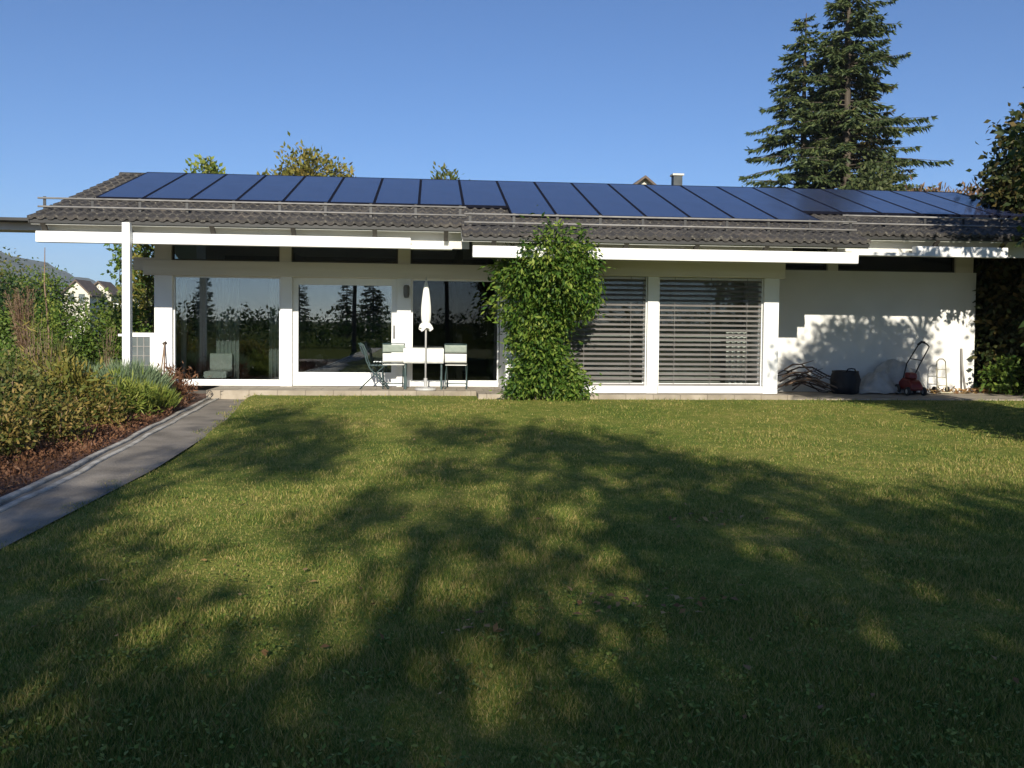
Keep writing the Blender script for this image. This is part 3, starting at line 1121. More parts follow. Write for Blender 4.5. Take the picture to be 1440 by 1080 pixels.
for x in (-2.42, -0.80):
    m = MB()
    m.box(x, x + .17, 18.95, 19.95, .22, .72, .04)
    obj('armrest', m, SOFA, so)
for x in (-2.2, -.85):
    for y in (19.05, 19.85):
        m = MB()
        m.bar((x, y, .172), (x, y, .26), .05)
        obj('leg', m, DARKMETAL, so)


def curtain(x0, x1, y, z0, z1, label, folds=9, amp=0.035, mat=CURTAIN):
    m = MB()
    m.grid(lambda u, v: (x0 + (x1 - x0) * u, y + amp * math.sin(u * folds * 2 * math.pi) * (0.6 + 0.4 * (1 - v)), z0 + (z1 - z0) * v), folds * 10, 6)
    o = obj('curtain', m, mat, smooth=True, loc=((x0 + x1) / 2, y, z0))
    s = o.modifiers.new('thick', 'SOLIDIFY')
    s.thickness = 0.004
    return tag(o, label, 'curtain')


curtain(-4.42, -3.95, 18.9, 0.20, 2.4, 'pale green curtain hanging in folds behind the armchair in the left window', 6)
curtain(-3.42, -3.10, 19.3, 0.20, 2.4, 'narrow pale curtain beside the partition in the left window', 4)
curtain(5.75, 6.2, 16.9, 0.20, 1.3, 'short cream curtain low behind the right hand blind', 4, mat=FABRIC_W)

# ------------------------------------------------------------------ terrace furniture
TZ = 0.165
um = thing('parasol', (-0.085, 16.55, TZ), 'closed white parasol standing in front of the garden table', 'parasol')
m = MB()
m.lathe([(0.19, 0), (0.20, 0.012), (0.19, 0.045), (0.06, 0.06), (0.035, 0.075), (0.035, 0.22), (0.03, 0.225)], (-0.085, 16.55, TZ), 24)
obj('base', m, GREYRIM, um, smooth=False)
m = MB()
m.tube([(-0.085, 16.55, TZ + .05), (-0.085, 16.55, 2.18)], 0.017, 12)
obj('pole', m, GREYRIM, um, smooth=True)
fold = lambda k, i: 1.0 + 0.20 * math.cos(k * 2 * math.pi * 8 / 48) * (1.0 if i < 9 else 0.3)
m = MB()
m.lathe([(0.022, 1.40), (0.055, 1.405), (0.070, 1.47), (0.077, 1.57), (0.074, 1.72), (0.062, 1.87), (0.045, 2.02), (0.025, 2.14), (0.012, 2.20), (0.006, 2.21)],
        (-0.085, 16.55, 0.0), 48, fold)
cp = obj('canopy', m, FABRIC_W, um, smooth=True)
m = MB()
vs, fs = [], []
for k in range(49):                                   # the loose flounce gathered under the tie
    a = 2 * math.pi * k / 48
    w = 1 + 0.28 * math.cos(a * 6 + .6)
    vs += [(-0.085 + 0.05 * math.cos(a), 16.55 + 0.05 * math.sin(a), 1.44), (-0.085 + 0.090 * w * math.cos(a), 16.55 + 0.090 * w * math.sin(a), 1.37 + .03 * math.sin(a * 5)),
           (-0.085 + 0.108 * w * math.cos(a), 16.55 + 0.108 * w * math.sin(a), 1.29 + .035 * math.sin(a * 4 + 1))]
for k in range(48):
    for j in range(2):
        fs.append((k * 3 + j, (k + 1) * 3 + j, (k + 1) * 3 + j + 1, k * 3 + j + 1))
m.add(vs, fs)
fl = obj('flounce', m, FABRIC_W, cp, smooth=True)
m = MB()
m.lathe([(0.005, 2.20), (0.015, 2.21), (0.017, 2.225), (0.007, 2.25), (0.002, 2.275)], (-0.085, 16.55, 0), 10)
obj('finial', m, GREYRIM, um, smooth=True)

tb = thing('garden_table', (-0.10, 16.98, TZ), 'white square garden table with cloth front behind the parasol pole', 'table')
m = MB()
m.box(-0.50, 0.25, 16.66, 17.32, 0.905, 0.935, .006)
obj('tabletop', m, FABRIC_W, tb)
m = MB()
m.grid(lambda u, v: (-0.50 + 0.75 * u, 16.652 - 0.008 - 0.006 * math.sin(u * 34) * (1 - v), 0.66 + 0.27 * v), 60, 4)
ap = obj('cloth', m, FABRIC_W, tb, smooth=True)
ap.modifiers.new('thick', 'SOLIDIFY').thickness = 0.003
for x in (-0.46, 0.21):
    for y in (16.71, 17.27):
        m = MB()
        m.bar((x, y, TZ), (x, y, .905), .03)
        obj('leg', m, TEAL, tb)


def fold_chair(loc, rz, label, group):
    """folding chair seen from behind: X-legs, slim frame, backrest of a grey band over a white one"""
    t = thing('folding_chair', loc, label, 'chair', group)
    t.rotation_euler = (0, 0, rz)
    m = MB()
    for s in (-1, 1):
        x = s * 0.20
        m.tube([(x, -0.24, 0.0), (x, -0.10, 0.28), (x, 0.16, 0.445)], 0.011, 6)
        m.tube([(x * .92, 0.26, 0.0), (x * .92, 0.02, 0.30), (x * .92, -0.16, 0.47), (x, -0.24, 0.62), (x, -0.285, 0.86)], 0.011, 6)
    m.tube([(-.18, .20, .08), (.18, .20, .08)], 0.008, 6)
    m.tube([(-.20, -.19, .10), (.20, -.19, .10)], 0.008, 6)
    m.tube([(-.20, -.285, .855), (.20, -.285, .855)], 0.010, 6)
    obj('frame', m, TEAL, t, local=True, smooth=True)
    m = MB()
    for i in range(6):
        y = -0.17 + i * 0.068
        m.box(-.20, .20, y, y + .055, .447, .462, .003)
    obj('seat', m, FABRIC_W, t, local=True)
    m = MB()
    m.grid(lambda u, v: (-.205 + .41 * u, -.300 + .045 * (1 - v) + .018 * math.sin(math.pi * u), .50 + .17 * v), 8, 4)
    b = obj('backrest', m, FABRIC_W, t, local=True, smooth=True)
    b.modifiers.new('thick', 'SOLIDIFY').thickness = .012
    m = MB()
    m.grid(lambda u, v: (-.205 + .41 * u, -.310 + .012 * (1 - v) + .018 * math.sin(math.pi * u), .69 + .145 * v), 8, 4)
    b2 = obj('back_band', m, FABRIC_G, b, local=True, smooth=True)
    b2.modifiers.new('thick', 'SOLIDIFY').thickness = .012
    return t


c1 = fold_chair((-0.70, 17.05, TZ), R(4), 'white and grey folding chair left of the table, its back to the lawn', 'folding chairs round the garden table')
c2 = copy_tree(c1)
c2.location = (0.50, 17.03, TZ)
c2.rotation_euler = (0, 0, R(-5))
c2['label'] = 'white and grey folding chair right of the table, its back to the lawn'
c3 = thing('side_chair', (-1.05, 16.95, TZ), 'dark teal folding chair seen from the side, leftmost at the table', 'chair')
m = MB()
for s in (-1, 1):
    y = 16.95 + s * 0.20
    m.tube([(-1.34, y, 1.02), (-1.27, y, 0.98), (-1.22, y, 0.86), (-1.19, y, 0.70), (-1.12, y, 0.55), (-0.98, y, 0.40), (-0.78, y, TZ + .01)], 0.013, 7)
    m.tube([(-1.30, y, TZ + .01), (-1.05, y, 0.42), (-0.86, y, 0.60)], 0.012, 7)
m.tube([(-1.30, 16.75, TZ + .012), (-1.30, 17.15, TZ + .012)], 0.011, 6)
m.tube([(-0.78, 16.75, TZ + .012), (-0.78, 17.15, TZ + .012)], 0.011, 6)
obj('frame', m, TEAL, c3, smooth=True)
m = MB()
for i in range(6):
    x = -1.16 + i * 0.06
    m.box(x, x + .05, 16.76, 17.14, .60, .615, .003)
obj('seat', m, TEAL, c3)
m = MB()
m.grid(lambda u, v: (-1.235 - .085 * v - .02 * math.sin(math.pi * v), 16.76 + .38 * u, .80 + .20 * v), 6, 5)
bb = obj('backrest', m, TEAL, c3, smooth=True)
bb.modifiers.new('thick', 'SOLIDIFY').thickness = .012

# ------------------------------------------------------------------ things by the left corner
gt = thing('garden_gate', (-5.5, 17.55, 0), 'small white framed gate with grey gridded panes beside the left corner pillar', 'gate')
m = MB()
for b in ((-5.74, -5.68, 0, 1.17), (-5.33, -5.235, 0, 1.17), (-5.68, -5.33, 1.09, 1.17), (-5.68, -5.33, .12, .2)):
    m.box(b[0], b[1], 17.52, 17.58, b[2], b[3])
m.box(-5.92, -5.741, 17.53, 17.57, 1.10, 1.145)
obj('frame', m, WHITE, gt)
m = MB()
m.box(-5.682, -5.328, 17.545, 17.555, .195, 1.095)
pn = obj('pane', m, GREYPANE, gt)
m = MB()
for x in (-5.57, -5.45):
    m.box(x - .008, x + .008, 17.537, 17.544, .2, 1.09)
for i in range(4):
    z = .37 + i * .18
    m.box(-5.68, -5.33, 17.5365, 17.5435, z - .007, z + .007)
obj('glazing_bar', m, RAIL, pn)
tl = thing('garden_tool', (-5.03, 17.3, 0), 'thin brown two pronged tool handle leaning on the white corner pillar', 'tool')
m = MB()
m.tube([(-5.085, 17.2, 0.0), (-5.06, 17.33, 0.5), (-5.03, 17.42, 0.97)], 0.012, 7)
m.tube([(-4.995, 17.2, 0.0), (-5.005, 17.33, 0.5), (-5.03, 17.40, 0.97)], 0.012, 7)
obj('shaft', m, WOODSTICK, tl, smooth=True)
m = MB()
m.tube([(-5.06, 17.415, 0.96), (-5.0, 17.415, 1.0)], 0.022, 8)
obj('grip', m, BARE, tl, smooth=True)

# ------------------------------------------------------------------ things along the white wall
PZ = 0.095
rr = random.Random(21)
for i in range(16):
    a = Vector((6.85 + rr.uniform(0, .35), 17.0 + rr.uniform(-.15, .3), PZ + 0.02 + rr.uniform(0, .12) + .022 * i))
    L = rr.uniform(0.75, 1.15)
    drop = rr.uniform(0.0, 0.3)
    z1 = max(PZ + .02, a.z - drop + rr.uniform(-.1, .05))
    b = a + Vector((L, rr.uniform(-.15, .1), 0))
    b.z = max(PZ + .02, min(z1, .40))
    mid = a.lerp(b, .45) + Vector((0, 0, rr.uniform(.06, .22)))
    q = a.lerp(b, .75) + Vector((0, 0, rr.uniform(.0, .12)))
    m = MB()
    r_ = rr.uniform(.010, .020)
    m.tube([a, a.lerp(mid, .5) + Vector((0, 0, .05)), mid, q, b], [r_, r_ * 1.05, r_, r_ * .9, r_ * .7], 6)
    if rr.random() < .6:
        e = mid + Vector((rr.uniform(.1, .3), rr.uniform(-.15, .1), rr.uniform(.03, .12)))
        m.tube([mid, e], [r_ * .7, r_ * .4], 5)
    o = obj('cut_branch', m, BARE if i % 3 else WOODSTICK, smooth=True, loc=tuple(a))
    tag(o, 'bent dark branch in the heap against the white wall', 'branch', 'cut branches heaped against the white wall')

tub = thing('black_sack', (8.22, 16.98, PZ), 'black bulging garden sack between the branches and the grey sheet', 'sack')
m = MB()
wb = random.Random(4)
ww = [[1 + wb.uniform(-.06, .06) for _ in range(20)] for _ in range(10)]
m.lathe([(0.22, 0), (0.255, .03), (0.27, .14), (0.275, .28), (0.265, .38), (0.25, .42), (0.255, .45), (0.235, .455), (0.225, .41), (0.20, .36)], (8.22, 16.98, PZ), 20,
        lambda k, i: ww[i][k] * (1 + .10 * math.cos(4 * (k / 20 * 2 * math.pi))))
obj('body', m, BLACK, tub, smooth=True)
for s in (-1, 1):
    m = MB()
    m.tube([(8.22 + s * .10, 16.74, PZ + .43), (8.22 + s * .07, 16.72, PZ + .50), (8.22 + s * .0, 16.73, PZ + .51)], .014, 6)
    obj('handle', m, BLACK, tub, smooth=True)

m = MB()


def sheet_pt(u, v):
    x = 8.45 + 1.55 * u
    y = 16.78 + .62 * v
    hump = 0.60 * math.exp(-((x - 9.45) / .36) ** 2) + .30 * math.exp(-((x - 8.95) / .28) ** 2) + .22 * math.exp(-((x - 9.85) / .18) ** 2)
    prof = math.sin(min(1, v * 1.35) * math.pi / 2) ** 1.3
    f = .035 * math.sin(18 * u + 5 * v) + .022 * math.sin(37 * u - 9 * v) + .015 * math.sin(61 * u + 14 * v)
    edge = min(1, u * 7, (1 - u) * 7)
    return (x + .05 * math.sin(9 * v + 3 * u), y + .05 * math.sin(13 * u), PZ + .012 + edge * max(0, hump * prof + f * (prof * .8 + .25) * .9 + .02))


m.grid(sheet_pt, 90, 36)
sh = obj('dust_sheet', m, SHEET, smooth=True, loc=(9.2, 17.0, PZ))
sh.modifiers.new('thick', 'SOLIDIFY').thickness = .004
tag(sh, 'crumpled grey white sheet draped in folds behind the red mower', 'sheet')

mw = thing('lawn_mower', (9.42, 16.66, PZ), 'small red push mower with black raised handle by the white wall', 'lawn mower')
m = MB()
m.prism_x([(16.42, PZ + .10), (16.42, PZ + .20), (16.52, PZ + .30), (16.80, PZ + .34), (16.92, PZ + .26), (16.92, PZ + .10)], 9.29, 9.54)
bo = obj('body', m, RED, mw)
bo.modifiers.new('bev', 'BEVEL').width = .03
m = MB()
m.prism_x([(16.56, PZ + .32), (16.58, PZ + .43), (16.74, PZ + .45), (16.78, PZ + .335)], 9.33, 9.50)
en = obj('engine_cover', m, RED, mw)
en.modifiers.new('bev', 'BEVEL').width = .02
for x in (9.245, 9.575):
    for y, r_ in ((16.48, .085), (16.86, .10)):
        m = MB()
        v, n_ = [], 20
        prof = [(r_ * .55, -.025), (r_ * .92, -.025), (r_, -.014), (r_, .014), (r_ * .92, .025), (r_ * .55, .025)]
        for i, (q, dx) in enumerate(prof):
            for k_ in range(n_):
                a = 2 * math.pi * k_ / n_
                v.append((x + dx, y + q * math.cos(a), PZ + r_ + q * math.sin(a)))
        fs = [(i * n_ + k_, i * n_ + (k_ + 1) % n_, (i + 1) * n_ + (k_ + 1) % n_, (i + 1) * n_ + k_) for i in range(5) for k_ in range(n_)]
        m.add(v, fs)
        wh = obj('wheel', m, RUBBER, mw, smooth=True)
        m = MB()
        m.tube([(x - .018, y, PZ + r_), (x + .018, y, PZ + r_)], r_ * .56, 18)
        obj('rim', m, GREYRIM, wh)
m = MB()
m.tube([(9.36, 16.86, PZ + .30), (9.52, 17.02, .70), (9.82, 17.12, 1.09), (9.88, 17.12, 1.13), (9.98, 17.12, 1.10), (10.04, 17.12, 1.04), (9.98, 17.08, .96), (9.78, 17.02, .66), (9.56, 16.86, PZ + .30)], .013, 8)
m.tube([(9.60, 17.04, .80), (9.86, 17.05, .76)], .009, 6)
obj('handle', m, BLACK, mw, smooth=True)
m = MB()
m.tube([(9.80, 17.12, 1.075), (9.88, 17.12, 1.135), (9.95, 17.12, 1.12)], .024, 8)
obj('grip', m, RUBBER, mw, smooth=True)

tk = thing('sack_truck', (10.32, 17.1, PZ), 'cream folding hand trolley standing upright right of the mower', 'trolley')
m = MB()
m.tube([(10.23, 17.1, PZ + .06), (10.23, 17.16, .60), (10.245, 17.17, .74), (10.30, 17.18, .79), (10.38, 17.18, .79), (10.425, 17.17, .74), (10.43, 17.16, .60), (10.43, 17.1, PZ + .06)], .012, 8)
for z in (.25, .42, .58):
    m.tube([(10.23, 17.11 + z * .06, z), (10.43, 17.11 + z * .06, z)], .009, 6)
obj('frame', m, CREAM, tk, smooth=True)
m = MB()
m.box(10.20, 10.46, 16.92, 17.10, PZ + .02, PZ + .035)
obj('toe_plate', m, CREAM, tk)
for x in (10.19, 10.47):
    m = MB()
    m.tube([(x - .015, 17.15, PZ + .07), (x + .015, 17.15, PZ + .07)], .07, 16)
    obj('wheel', m, RUBBER, tk)
st = MB()
st.tube([(10.98, 17.34, PZ), (10.965, 17.44, .55), (10.955, 17.485, 1.0)], .022, 8)
tag(obj('garden_stake', st, RAIL, smooth=True, loc=(10.98, 17.34, PZ)), 'thin grey stake leaning on the wall near its right corner', 'stake')


def litter(n, x0, x1, y0, y1, z, rng, L=0.07, up=.25):
    P = np.stack([rng.uniform(x0, x1, n), rng.uniform(y0, y1, n), z + up * .3 * rng.random(n) ** 2], 1)
    D = unit(np.stack([rng.normal(size=n), rng.normal(size=n), np.abs(rng.normal(size=n)) * .5], 1))
    s = rng.uniform(.6, 1.3, n)
    return leaf_quads(P, D, L * s, L * .55 * s, rng=rng)


tag(np_obj('leaf_litter', litter(420, 9.95, 11.9, 17.0, 17.45, PZ + .005, np.random.default_rng(12)), 4, G_LITTER),
    'dry brown leaves gathered along the foot of the white wall', 'leaf litter', kind='stuff')

# ------------------------------------------------------------------ climbing plant on the facade
VB = [(1.98, 14.62, 2.62, 0.44), (2.28, 14.62, 2.58, 0.40), (1.62, 14.95, 2.38, 0.46), (2.28, 14.80, 2.25, 0.48), (2.55, 15.10, 1.85, 0.30), (1.42, 15.2, 2.25, 0.28), (1.24, 15.35, 2.36, 0.15),
      (1.73, 15.40, 1.75, 0.55), (2.20, 15.30, 1.66, 0.36), (1.80, 15.55, 1.15, 0.44), (1.98, 15.55, 0.70, 0.46), (2.34, 15.50, 0.42, 0.34), (1.70, 15.65, 0.45, 0.34),
      (2.58, 14.75, 2.50, 0.22), (2.58, 15.45, 0.24, 0.22), (1.55, 15.60, 0.26, 0.22)]
vine = thing('climbing_plant', (2.1, 15.75, 0.05), 'dense leafy green climber growing over the facade up to the gutter', 'climbing plant')
m = MB()
for dx, dy in ((0, 0), (.09, .04), (-.07, .05)):
    m.tube([(2.1 + dx, 15.75 + dy, 0.0), (2.05 + dx * 2, 15.7, .7), (1.95 - dx, 15.6, 1.4), (2.05 + dx * 3, 15.25, 2.1), (2.15 + dx * 4, 14.8, 2.75)], [.035, .03, .026, .02, .012], 7)
for x, y, z, r in VB:
    m.tube([(2.0, 15.55, max(.2, z - .4)), ((2.0 + x) / 2, (15.5 + y) / 2, z - .1), (x, y, z)], [.015, .012, .006], 5)
obj('stem', m, BARK, vine, smooth=True)
rv = np.random.default_rng(31)
np_obj('foliage', np.concatenate([blob_leaves(VB, 24000, 0.088, 0.036, 0.075, 12, 0.55, 0.55, rv),
                                  blob_leaves(VB, 1800, 0.125, 0.045, 0.13, 6, 0.45, 0.9, rv)]), 4, G_VINE, vine)

# ------------------------------------------------------------------ the flower bed
def mound(x, y, h, w, mt, label, seed, n=900, L=.064, W=.026, name='garden_shrub', cat='shrub', vert=.25, per=8, group=None):
    rng = np.random.default_rng(seed)
    t = thing(name, (x, y, .03), label, cat, group)
    bl = [(x + rng.uniform(-.32, .32) * w, y + rng.uniform(-.32, .32) * w, .03 + h * rng.uniform(.35, .78), w * rng.uniform(.18, .32)) for _ in range(7)] + [(x, y, h * .3, w * .42)]
    m = MB()
    for bx, by, bz, br in bl:
        m.tube([(x + (bx - x) * .3, y + (by - y) * .3, -.02), (x + (bx - x) * .7, y + (by - y) * .7, bz * .6), (bx, by, bz + br * .6)], [.010, .008, .004], 5)
    obj('stem', m, WOODSTICK, t, smooth=True)
    np_obj('foliage', blob_leaves(bl, int(n * 1.5), L, W, w * .09, per, .05, .45, rng, vert), 4, mt, t)
    return t


def spiky(x, y, h, w, mt, label, seed, n=1500, L=.24, W=.012, name='grey_green_mound', cat='plant'):
    """a cushion of many fine upright shoots"""
    rng = np.random.default_rng(seed)
    a = rng.uniform(0, 2 * np.pi, n)
    r = np.sqrt(rng.random(n))
    lean = r * 1.0 + rng.normal(size=n) * .12
    H = h * (1 - .45 * r ** 2) * rng.uniform(.35, 1.0, n)
    P = np.stack([x + np.cos(a) * r * w * .5, y + np.sin(a) * r * w * .5, .0 + H * .75], 1)
    D = unit(np.stack([np.cos(a) * lean * .7, np.sin(a) * lean * .7, np.ones(n)], 1) + rng.normal(size=(n, 3)) * .15)
    s_ = rng.uniform(.6, 1.2, n)
    return tag(np_obj(name, leaf_quads(P, D, L * s_, W * rng.uniform(.7, 1.5, n), rng=rng), 4, mt, loc=(x, y, 0)), label, cat)


mound(-4.35, 8.1, .42, .75, G_AUTUMN, 'low autumn tinted shrub nearest the kerb at the left edge', 101, 1500)
mound(-4.25, 9.0, .52, .75, G_AUTUMN, 'green and russet shrub second along the kerb', 102, 1500)
mound(-4.1, 10.1, .56, .75, G_AUTUMN, 'russet leaved shrub halfway along the kerb', 103, 1500)
mound(-4.85, 10.9, .85, 1.0, G_OLIVE, 'olive leaved shrub set back behind the russet ones', 104, 1500, W=.035)
mound(-4.6, 11.9, .80, .95, G_YELLOW, 'yellow leaved perennial in the middle of the bed', 105, 1400, L=.12, W=.03, vert=.5)
mound(-4.2, 11.7, .52, .70, G_AUTUMN, 'small russet shrub before the lime green one', 106, 1100)
mound(-4.15, 12.9, .55, .65, G_LIME, 'lime green tuft beside the kerb', 107, 1100, L=.12, W=.02, vert=.6)
mound(-5.1, 9.5, .66, .95, G_AUTUMN, 'broad autumn shrub behind the nearest ones', 108, 1500)
mound(-5.9, 14.0, .80, 1.0, G_YELLOW, 'yellow green perennial behind the plume grass', 109, 1400, L=.14, W=.03, vert=.5)
mound(-5.9, 12.6, .95, 1.1, G_OLIVE, 'taller olive shrub at the back of the bed', 110, 1600, W=.035)
mound(-5.6, 10.2, .95, 1.2, G_OLIVE, 'wide olive shrub at the left edge of the picture', 111, 1700, W=.035)
mound(-5.2, 12.8, .7, .9, G_AUTUMN, 'brownish shrub between the yellow and olive ones', 117, 1300)
mound(-6.9, 13.8, 1.0, 1.2, G_HEDGE, 'green leafy shrub behind the brown plume', 118, 1500)
mound(-7.3, 16.4, 1.2, 1.1, G_HEDGE, 'tall green shrub before the clipped hedge', 119, 1600)
mound(-4.30, 15.4, .40, .70, G_RUST, 'dry brown clump at the corner of the terrace', 112, 1200, L=.10, W=.02, vert=.1, name='dry_clump', cat='plant')
mound(-4.65, 16.1, .48, .55, G_RUST, 'small dry brown clump at the foot of the corner pillar', 113, 900, L=.10, W=.02, vert=.2, name='dry_clump', cat='plant')
spiky(-4.75, 14.5, .86, 1.15, G_GREY, 'large grey green cushion of fine shoots near the white post', 114, 3200)
spiky(-5.45, 14.6, .80, .95, G_GREY, 'smaller grey green cushion left of the large one', 115, 2200)
spiky(-4.2, 13.7, .48, .75, G_LIME, 'light green cushion of fine shoots in front of the grey ones', 116, 1600, L=.18)
spiky(-6.05, 15.2, 1.25, .55, G_OLIVE, 'tall feathery olive plant beside the grey cushions', 120, 1300, L=.22, W=.02, name='feathery_plant')
rg = np.random.default_rng(130)
q = []
for x, y, w in [(-3.7, 6.4, .8), (-3.75, 7.4, .8), (-3.75, 8.4, .8), (-3.75, 9.6, .7), (-3.8, 10.9, .6), (-3.8, 12.2, .4), (-3.9, 13.3, .4), (-4.0, 14.4, .4), (-4.1, 6.8, .7), (-4.4, 7.6, .8), (-5.3, 8.2, 1.2), (-5, 11, 1.5), (-5.5, 14, 1.5)]:
    n = int(1700 * w)
    P = np.stack([x - .12 + rg.normal(size=n) * w * .36, y + rg.normal(size=n) * w * .55, .03 + .10 * rg.random(n) ** 1.5], 1)
    P[:, 0] = np.minimum(P[:, 0], path_l(P[:, 1]) - .08)
    D = unit(np.stack([rg.normal(size=n), rg.normal(size=n), .3 + rg.random(n)], 1))
    q.append(leaf_quads(P, D, .050 * rg.uniform(.5, 1.5, n), .018 * rg.uniform(.6, 1.4, n), rng=rg))
tag(np_obj('ground_cover', np.concatenate(q), 4, G_RUST), 'low russet ground cover along the kerb of the flower bed', 'ground cover', kind='stuff')

# the tall brown plume and the thin stalks
pl = thing('plume_plant', (-6.62, 15.3, 0), 'tall dried plant with a feathery brown seed plume at the left edge', 'plant')
m = MB()
rp = np.random.default_rng(140)
P, D, Ls, Ws = [], [], [], []
for i in range(22):
    a = rp.uniform(0, 2 * math.pi)
    sp = rp.uniform(.04, .30)
    b0 = np.array([-6.62 + rp.normal() * .03, 15.3 + rp.normal() * .03, 0])
    tp = np.array([-6.62 + math.cos(a) * sp, 15.3 + math.sin(a) * sp, rp.uniform(1.45, 2.0)])
    md = np.array([-6.62 + math.cos(a) * sp * .25, 15.3 + math.sin(a) * sp * .25, .8])
    m.tube([tuple(b0), tuple(md), tuple(tp)], [.008, .006, .003], 5)
    for _ in range(90):
        s_ = rp.uniform(.15, 1.0)
        P.append(md + (tp - md) * s_ + rp.normal(size=3) * .025)
        D.append(unit(np.array([math.cos(a), math.sin(a), 0]) * .6 + rp.normal(size=3) * .5 + np.array([0, 0, .8])))
        Ls.append(rp.uniform(.04, .11))
        Ws.append(rp.uniform(.006, .014))
obj('stem', m, WOODSTICK, pl, smooth=True)
np_obj('plume', leaf_quads(np.array(P), np.array(D), np.array(Ls), np.array(Ws), rng=rp), 4, G_PLUME, pl)
for i, (x, y, h, lab) in enumerate([(-5.75, 13.6, 1.55, 'reedy straw stems in front of the brown plume'), (-5.0, 12.2, 1.25, 'reedy straw stems beside the yellow perennial'), (-6.35, 12.0, 1.7, 'tall reedy straw stems at the left edge'), (-5.35, 15.3, 1.35, 'reedy stems behind the grey green cushions')]):
    r_ = thing('reed_clump', (x, y, .03), lab, 'plant', None)
    m = MB()
    P, D = [], []
    for k_ in range(14):
        a, l_ = rp.uniform(0, 6.28), rp.uniform(.04, .26)
        tp = (x + math.cos(a) * l_, y + math.sin(a) * l_, h * rp.uniform(.6, 1.05))
        m.tube([(x + math.cos(a) * .04, y + math.sin(a) * .04, 0), (x + math.cos(a) * l_ * .4, y + math.sin(a) * l_ * .4, tp[2] * .55), tp], [.006, .005, .002], 4)
        for _ in range(16):
            s_ = rp.uniform(.3, 1.0)
            P.append([x + math.cos(a) * l_ * s_, y + math.sin(a) * l_ * s_, tp[2] * s_])
            D.append([rp.normal() * .7, rp.normal() * .7, .7])
    obj('stem', m, WOODSTICK, r_)
    np_obj('foliage', leaf_quads(np.array(P), unit(np.array(D)), rp.uniform(.06, .16, len(P)), rp.uniform(.012, .025, len(P)), rng=rp), 4, G_OLIVE if i % 2 else G_YELLOW, r_)
st_ = thing('tall_stalk', (-6.45, 15.7, 0), 'very tall thin dried stalk reaching up to the eaves beam', 'plant')
m = MB()
m.tube([(-6.45, 15.7, 0), (-6.44, 15.71, 1.2), (-6.50, 15.7, 2.0), (-6.49, 15.7, 2.62)], [.020, .017, .012, .006], 6)
obj('stem', m, WOODSTICK, st_, smooth=True)
n = 420
s_ = rp.uniform(.15, 1, n)
P = np.stack([-6.46 + rp.normal(size=n) * (.05 + .06 * (1 - s_)), 15.7 + rp.normal(size=n) * .06, s_ * 2.3], 1)
D = unit(np.stack([rp.normal(size=n), rp.normal(size=n), .8 * np.ones(n)], 1))
np_obj('foliage', leaf_quads(P, D, .10 * rp.uniform(.5, 1.3, n) * (1.3 - s_), .03 * rp.uniform(.5, 1.3, n), rng=rp), 4, G_LIME, st_)

# ------------------------------------------------------------------ trees and shrubs on the right
RB = [(11.95, 17.2, 4.75, .60), (11.75, 17.2, 4.25, .42), (12.2, 17.2, 3.7, .85), (11.85, 17.5, 3.0, .55), (11.85, 17.6, 2.1, .58), (11.90, 17.6, 1.2, .60), (11.95, 17.5, .5, .58),
      (12.6, 17.2, 1.7, 1.0), (12.7, 17.0, 4.6, .95), (12.9, 17.1, 3.2, 1.1), (12.3, 17.3, 5.35, .6), (13.4, 17.3, 5.0, 1.0), (13.6, 17.3, 2.3, 1.1), (12.9, 17.0, 5.9, .6), (12.7, 16.6, .7, .8),
      (12.5, 16.5, 2.6, .8), (12.3, 16.3, 1.6, .7), (12.4, 16.2, .6, .6), (12.35, 18.4, 3.4, .85), (12.35, 18.4, 2.2, .9), (12.35, 18.4, 1.0, .9), (13.2, 18.5, 4.2, 1.1), (13.4, 18.4, 2.6, 1.2), (10.80, 14.6, 3.48, .34), (10.58, 14.55, 3.22, .17), (11.0, 14.6, 3.95, .4), (11.3, 14.7, 3.4, .45)]
crown_tree('broadleaf_tree', (12.6, 17.3, 0), 2.4, RB, 46000, .15, .09, G_RIGHT, 'dark broadleaf tree with browning top at the right end of the house', tr=.13, spread=.15, per=12, seed=41, shell=.2)
crown_tree('low_shrub', (11.5, 16.9, 0), .3, [(11.40, 16.95, .38, .28), (11.55, 16.9, .62, .24), (11.7, 16.9, .3, .3)], 900, .10, .06, G_HEDGE, 'small green shrub at the right end of the white wall', 'shrub', tr=.03, spread=.05, per=8, seed=42)
# trees that stand right of the picture and throw their shade on the wall and the lawn
crown_tree('garden_tree', (8.3, 10.0, 0), 2.2, [(8.3, 10.0, 4.35, .75), (7.65, 10.1, 3.5, .55), (8.9, 10.0, 4.3, .65), (8.4, 10.0, 3.3, .9), (9.0, 10.1, 3.2, .6), (7.9, 10.0, 2.6, .6), (8.8, 10.2, 2.4, .6), (8.3, 10.0, 1.6, .75), (7.85, 10.0, 1.3, .5), (8.9, 10.0, .9, .8), (8.1, 9.9, .6, .7), (9.7, 10.2, 1.0, .8), (10.5, 10.2, .9, .8)],
           13000, .14, .085, G_SHADE, 'leafy garden tree whose shadow falls on the white wall', tr=.10, spread=.14, per=12, seed=43)
crown_tree('garden_tree', (8.7, 6.0, 0), 5.0, [(6.45, 6, 5.40, .45), (6.9, 6, 5.75, .5), (7.5, 6, 6.15, .6), (6.0, 6, 5.15, .28), (7.3, 6, 5.2, .6), (6.7, 6, 5.0, .42), (7.9, 6, 5.7, .6), (8.4, 6, 5.0, .8), (8.6, 6, 4.0, .9), (7.7, 6, 4.6, .6), (8.9, 6, 5.9, .8)],
           7500, .13, .08, G_SHADE, 'high crowned garden tree shading the wall behind the branch heap', tr=.07, spread=.14, per=10, seed=46, shell=.2)
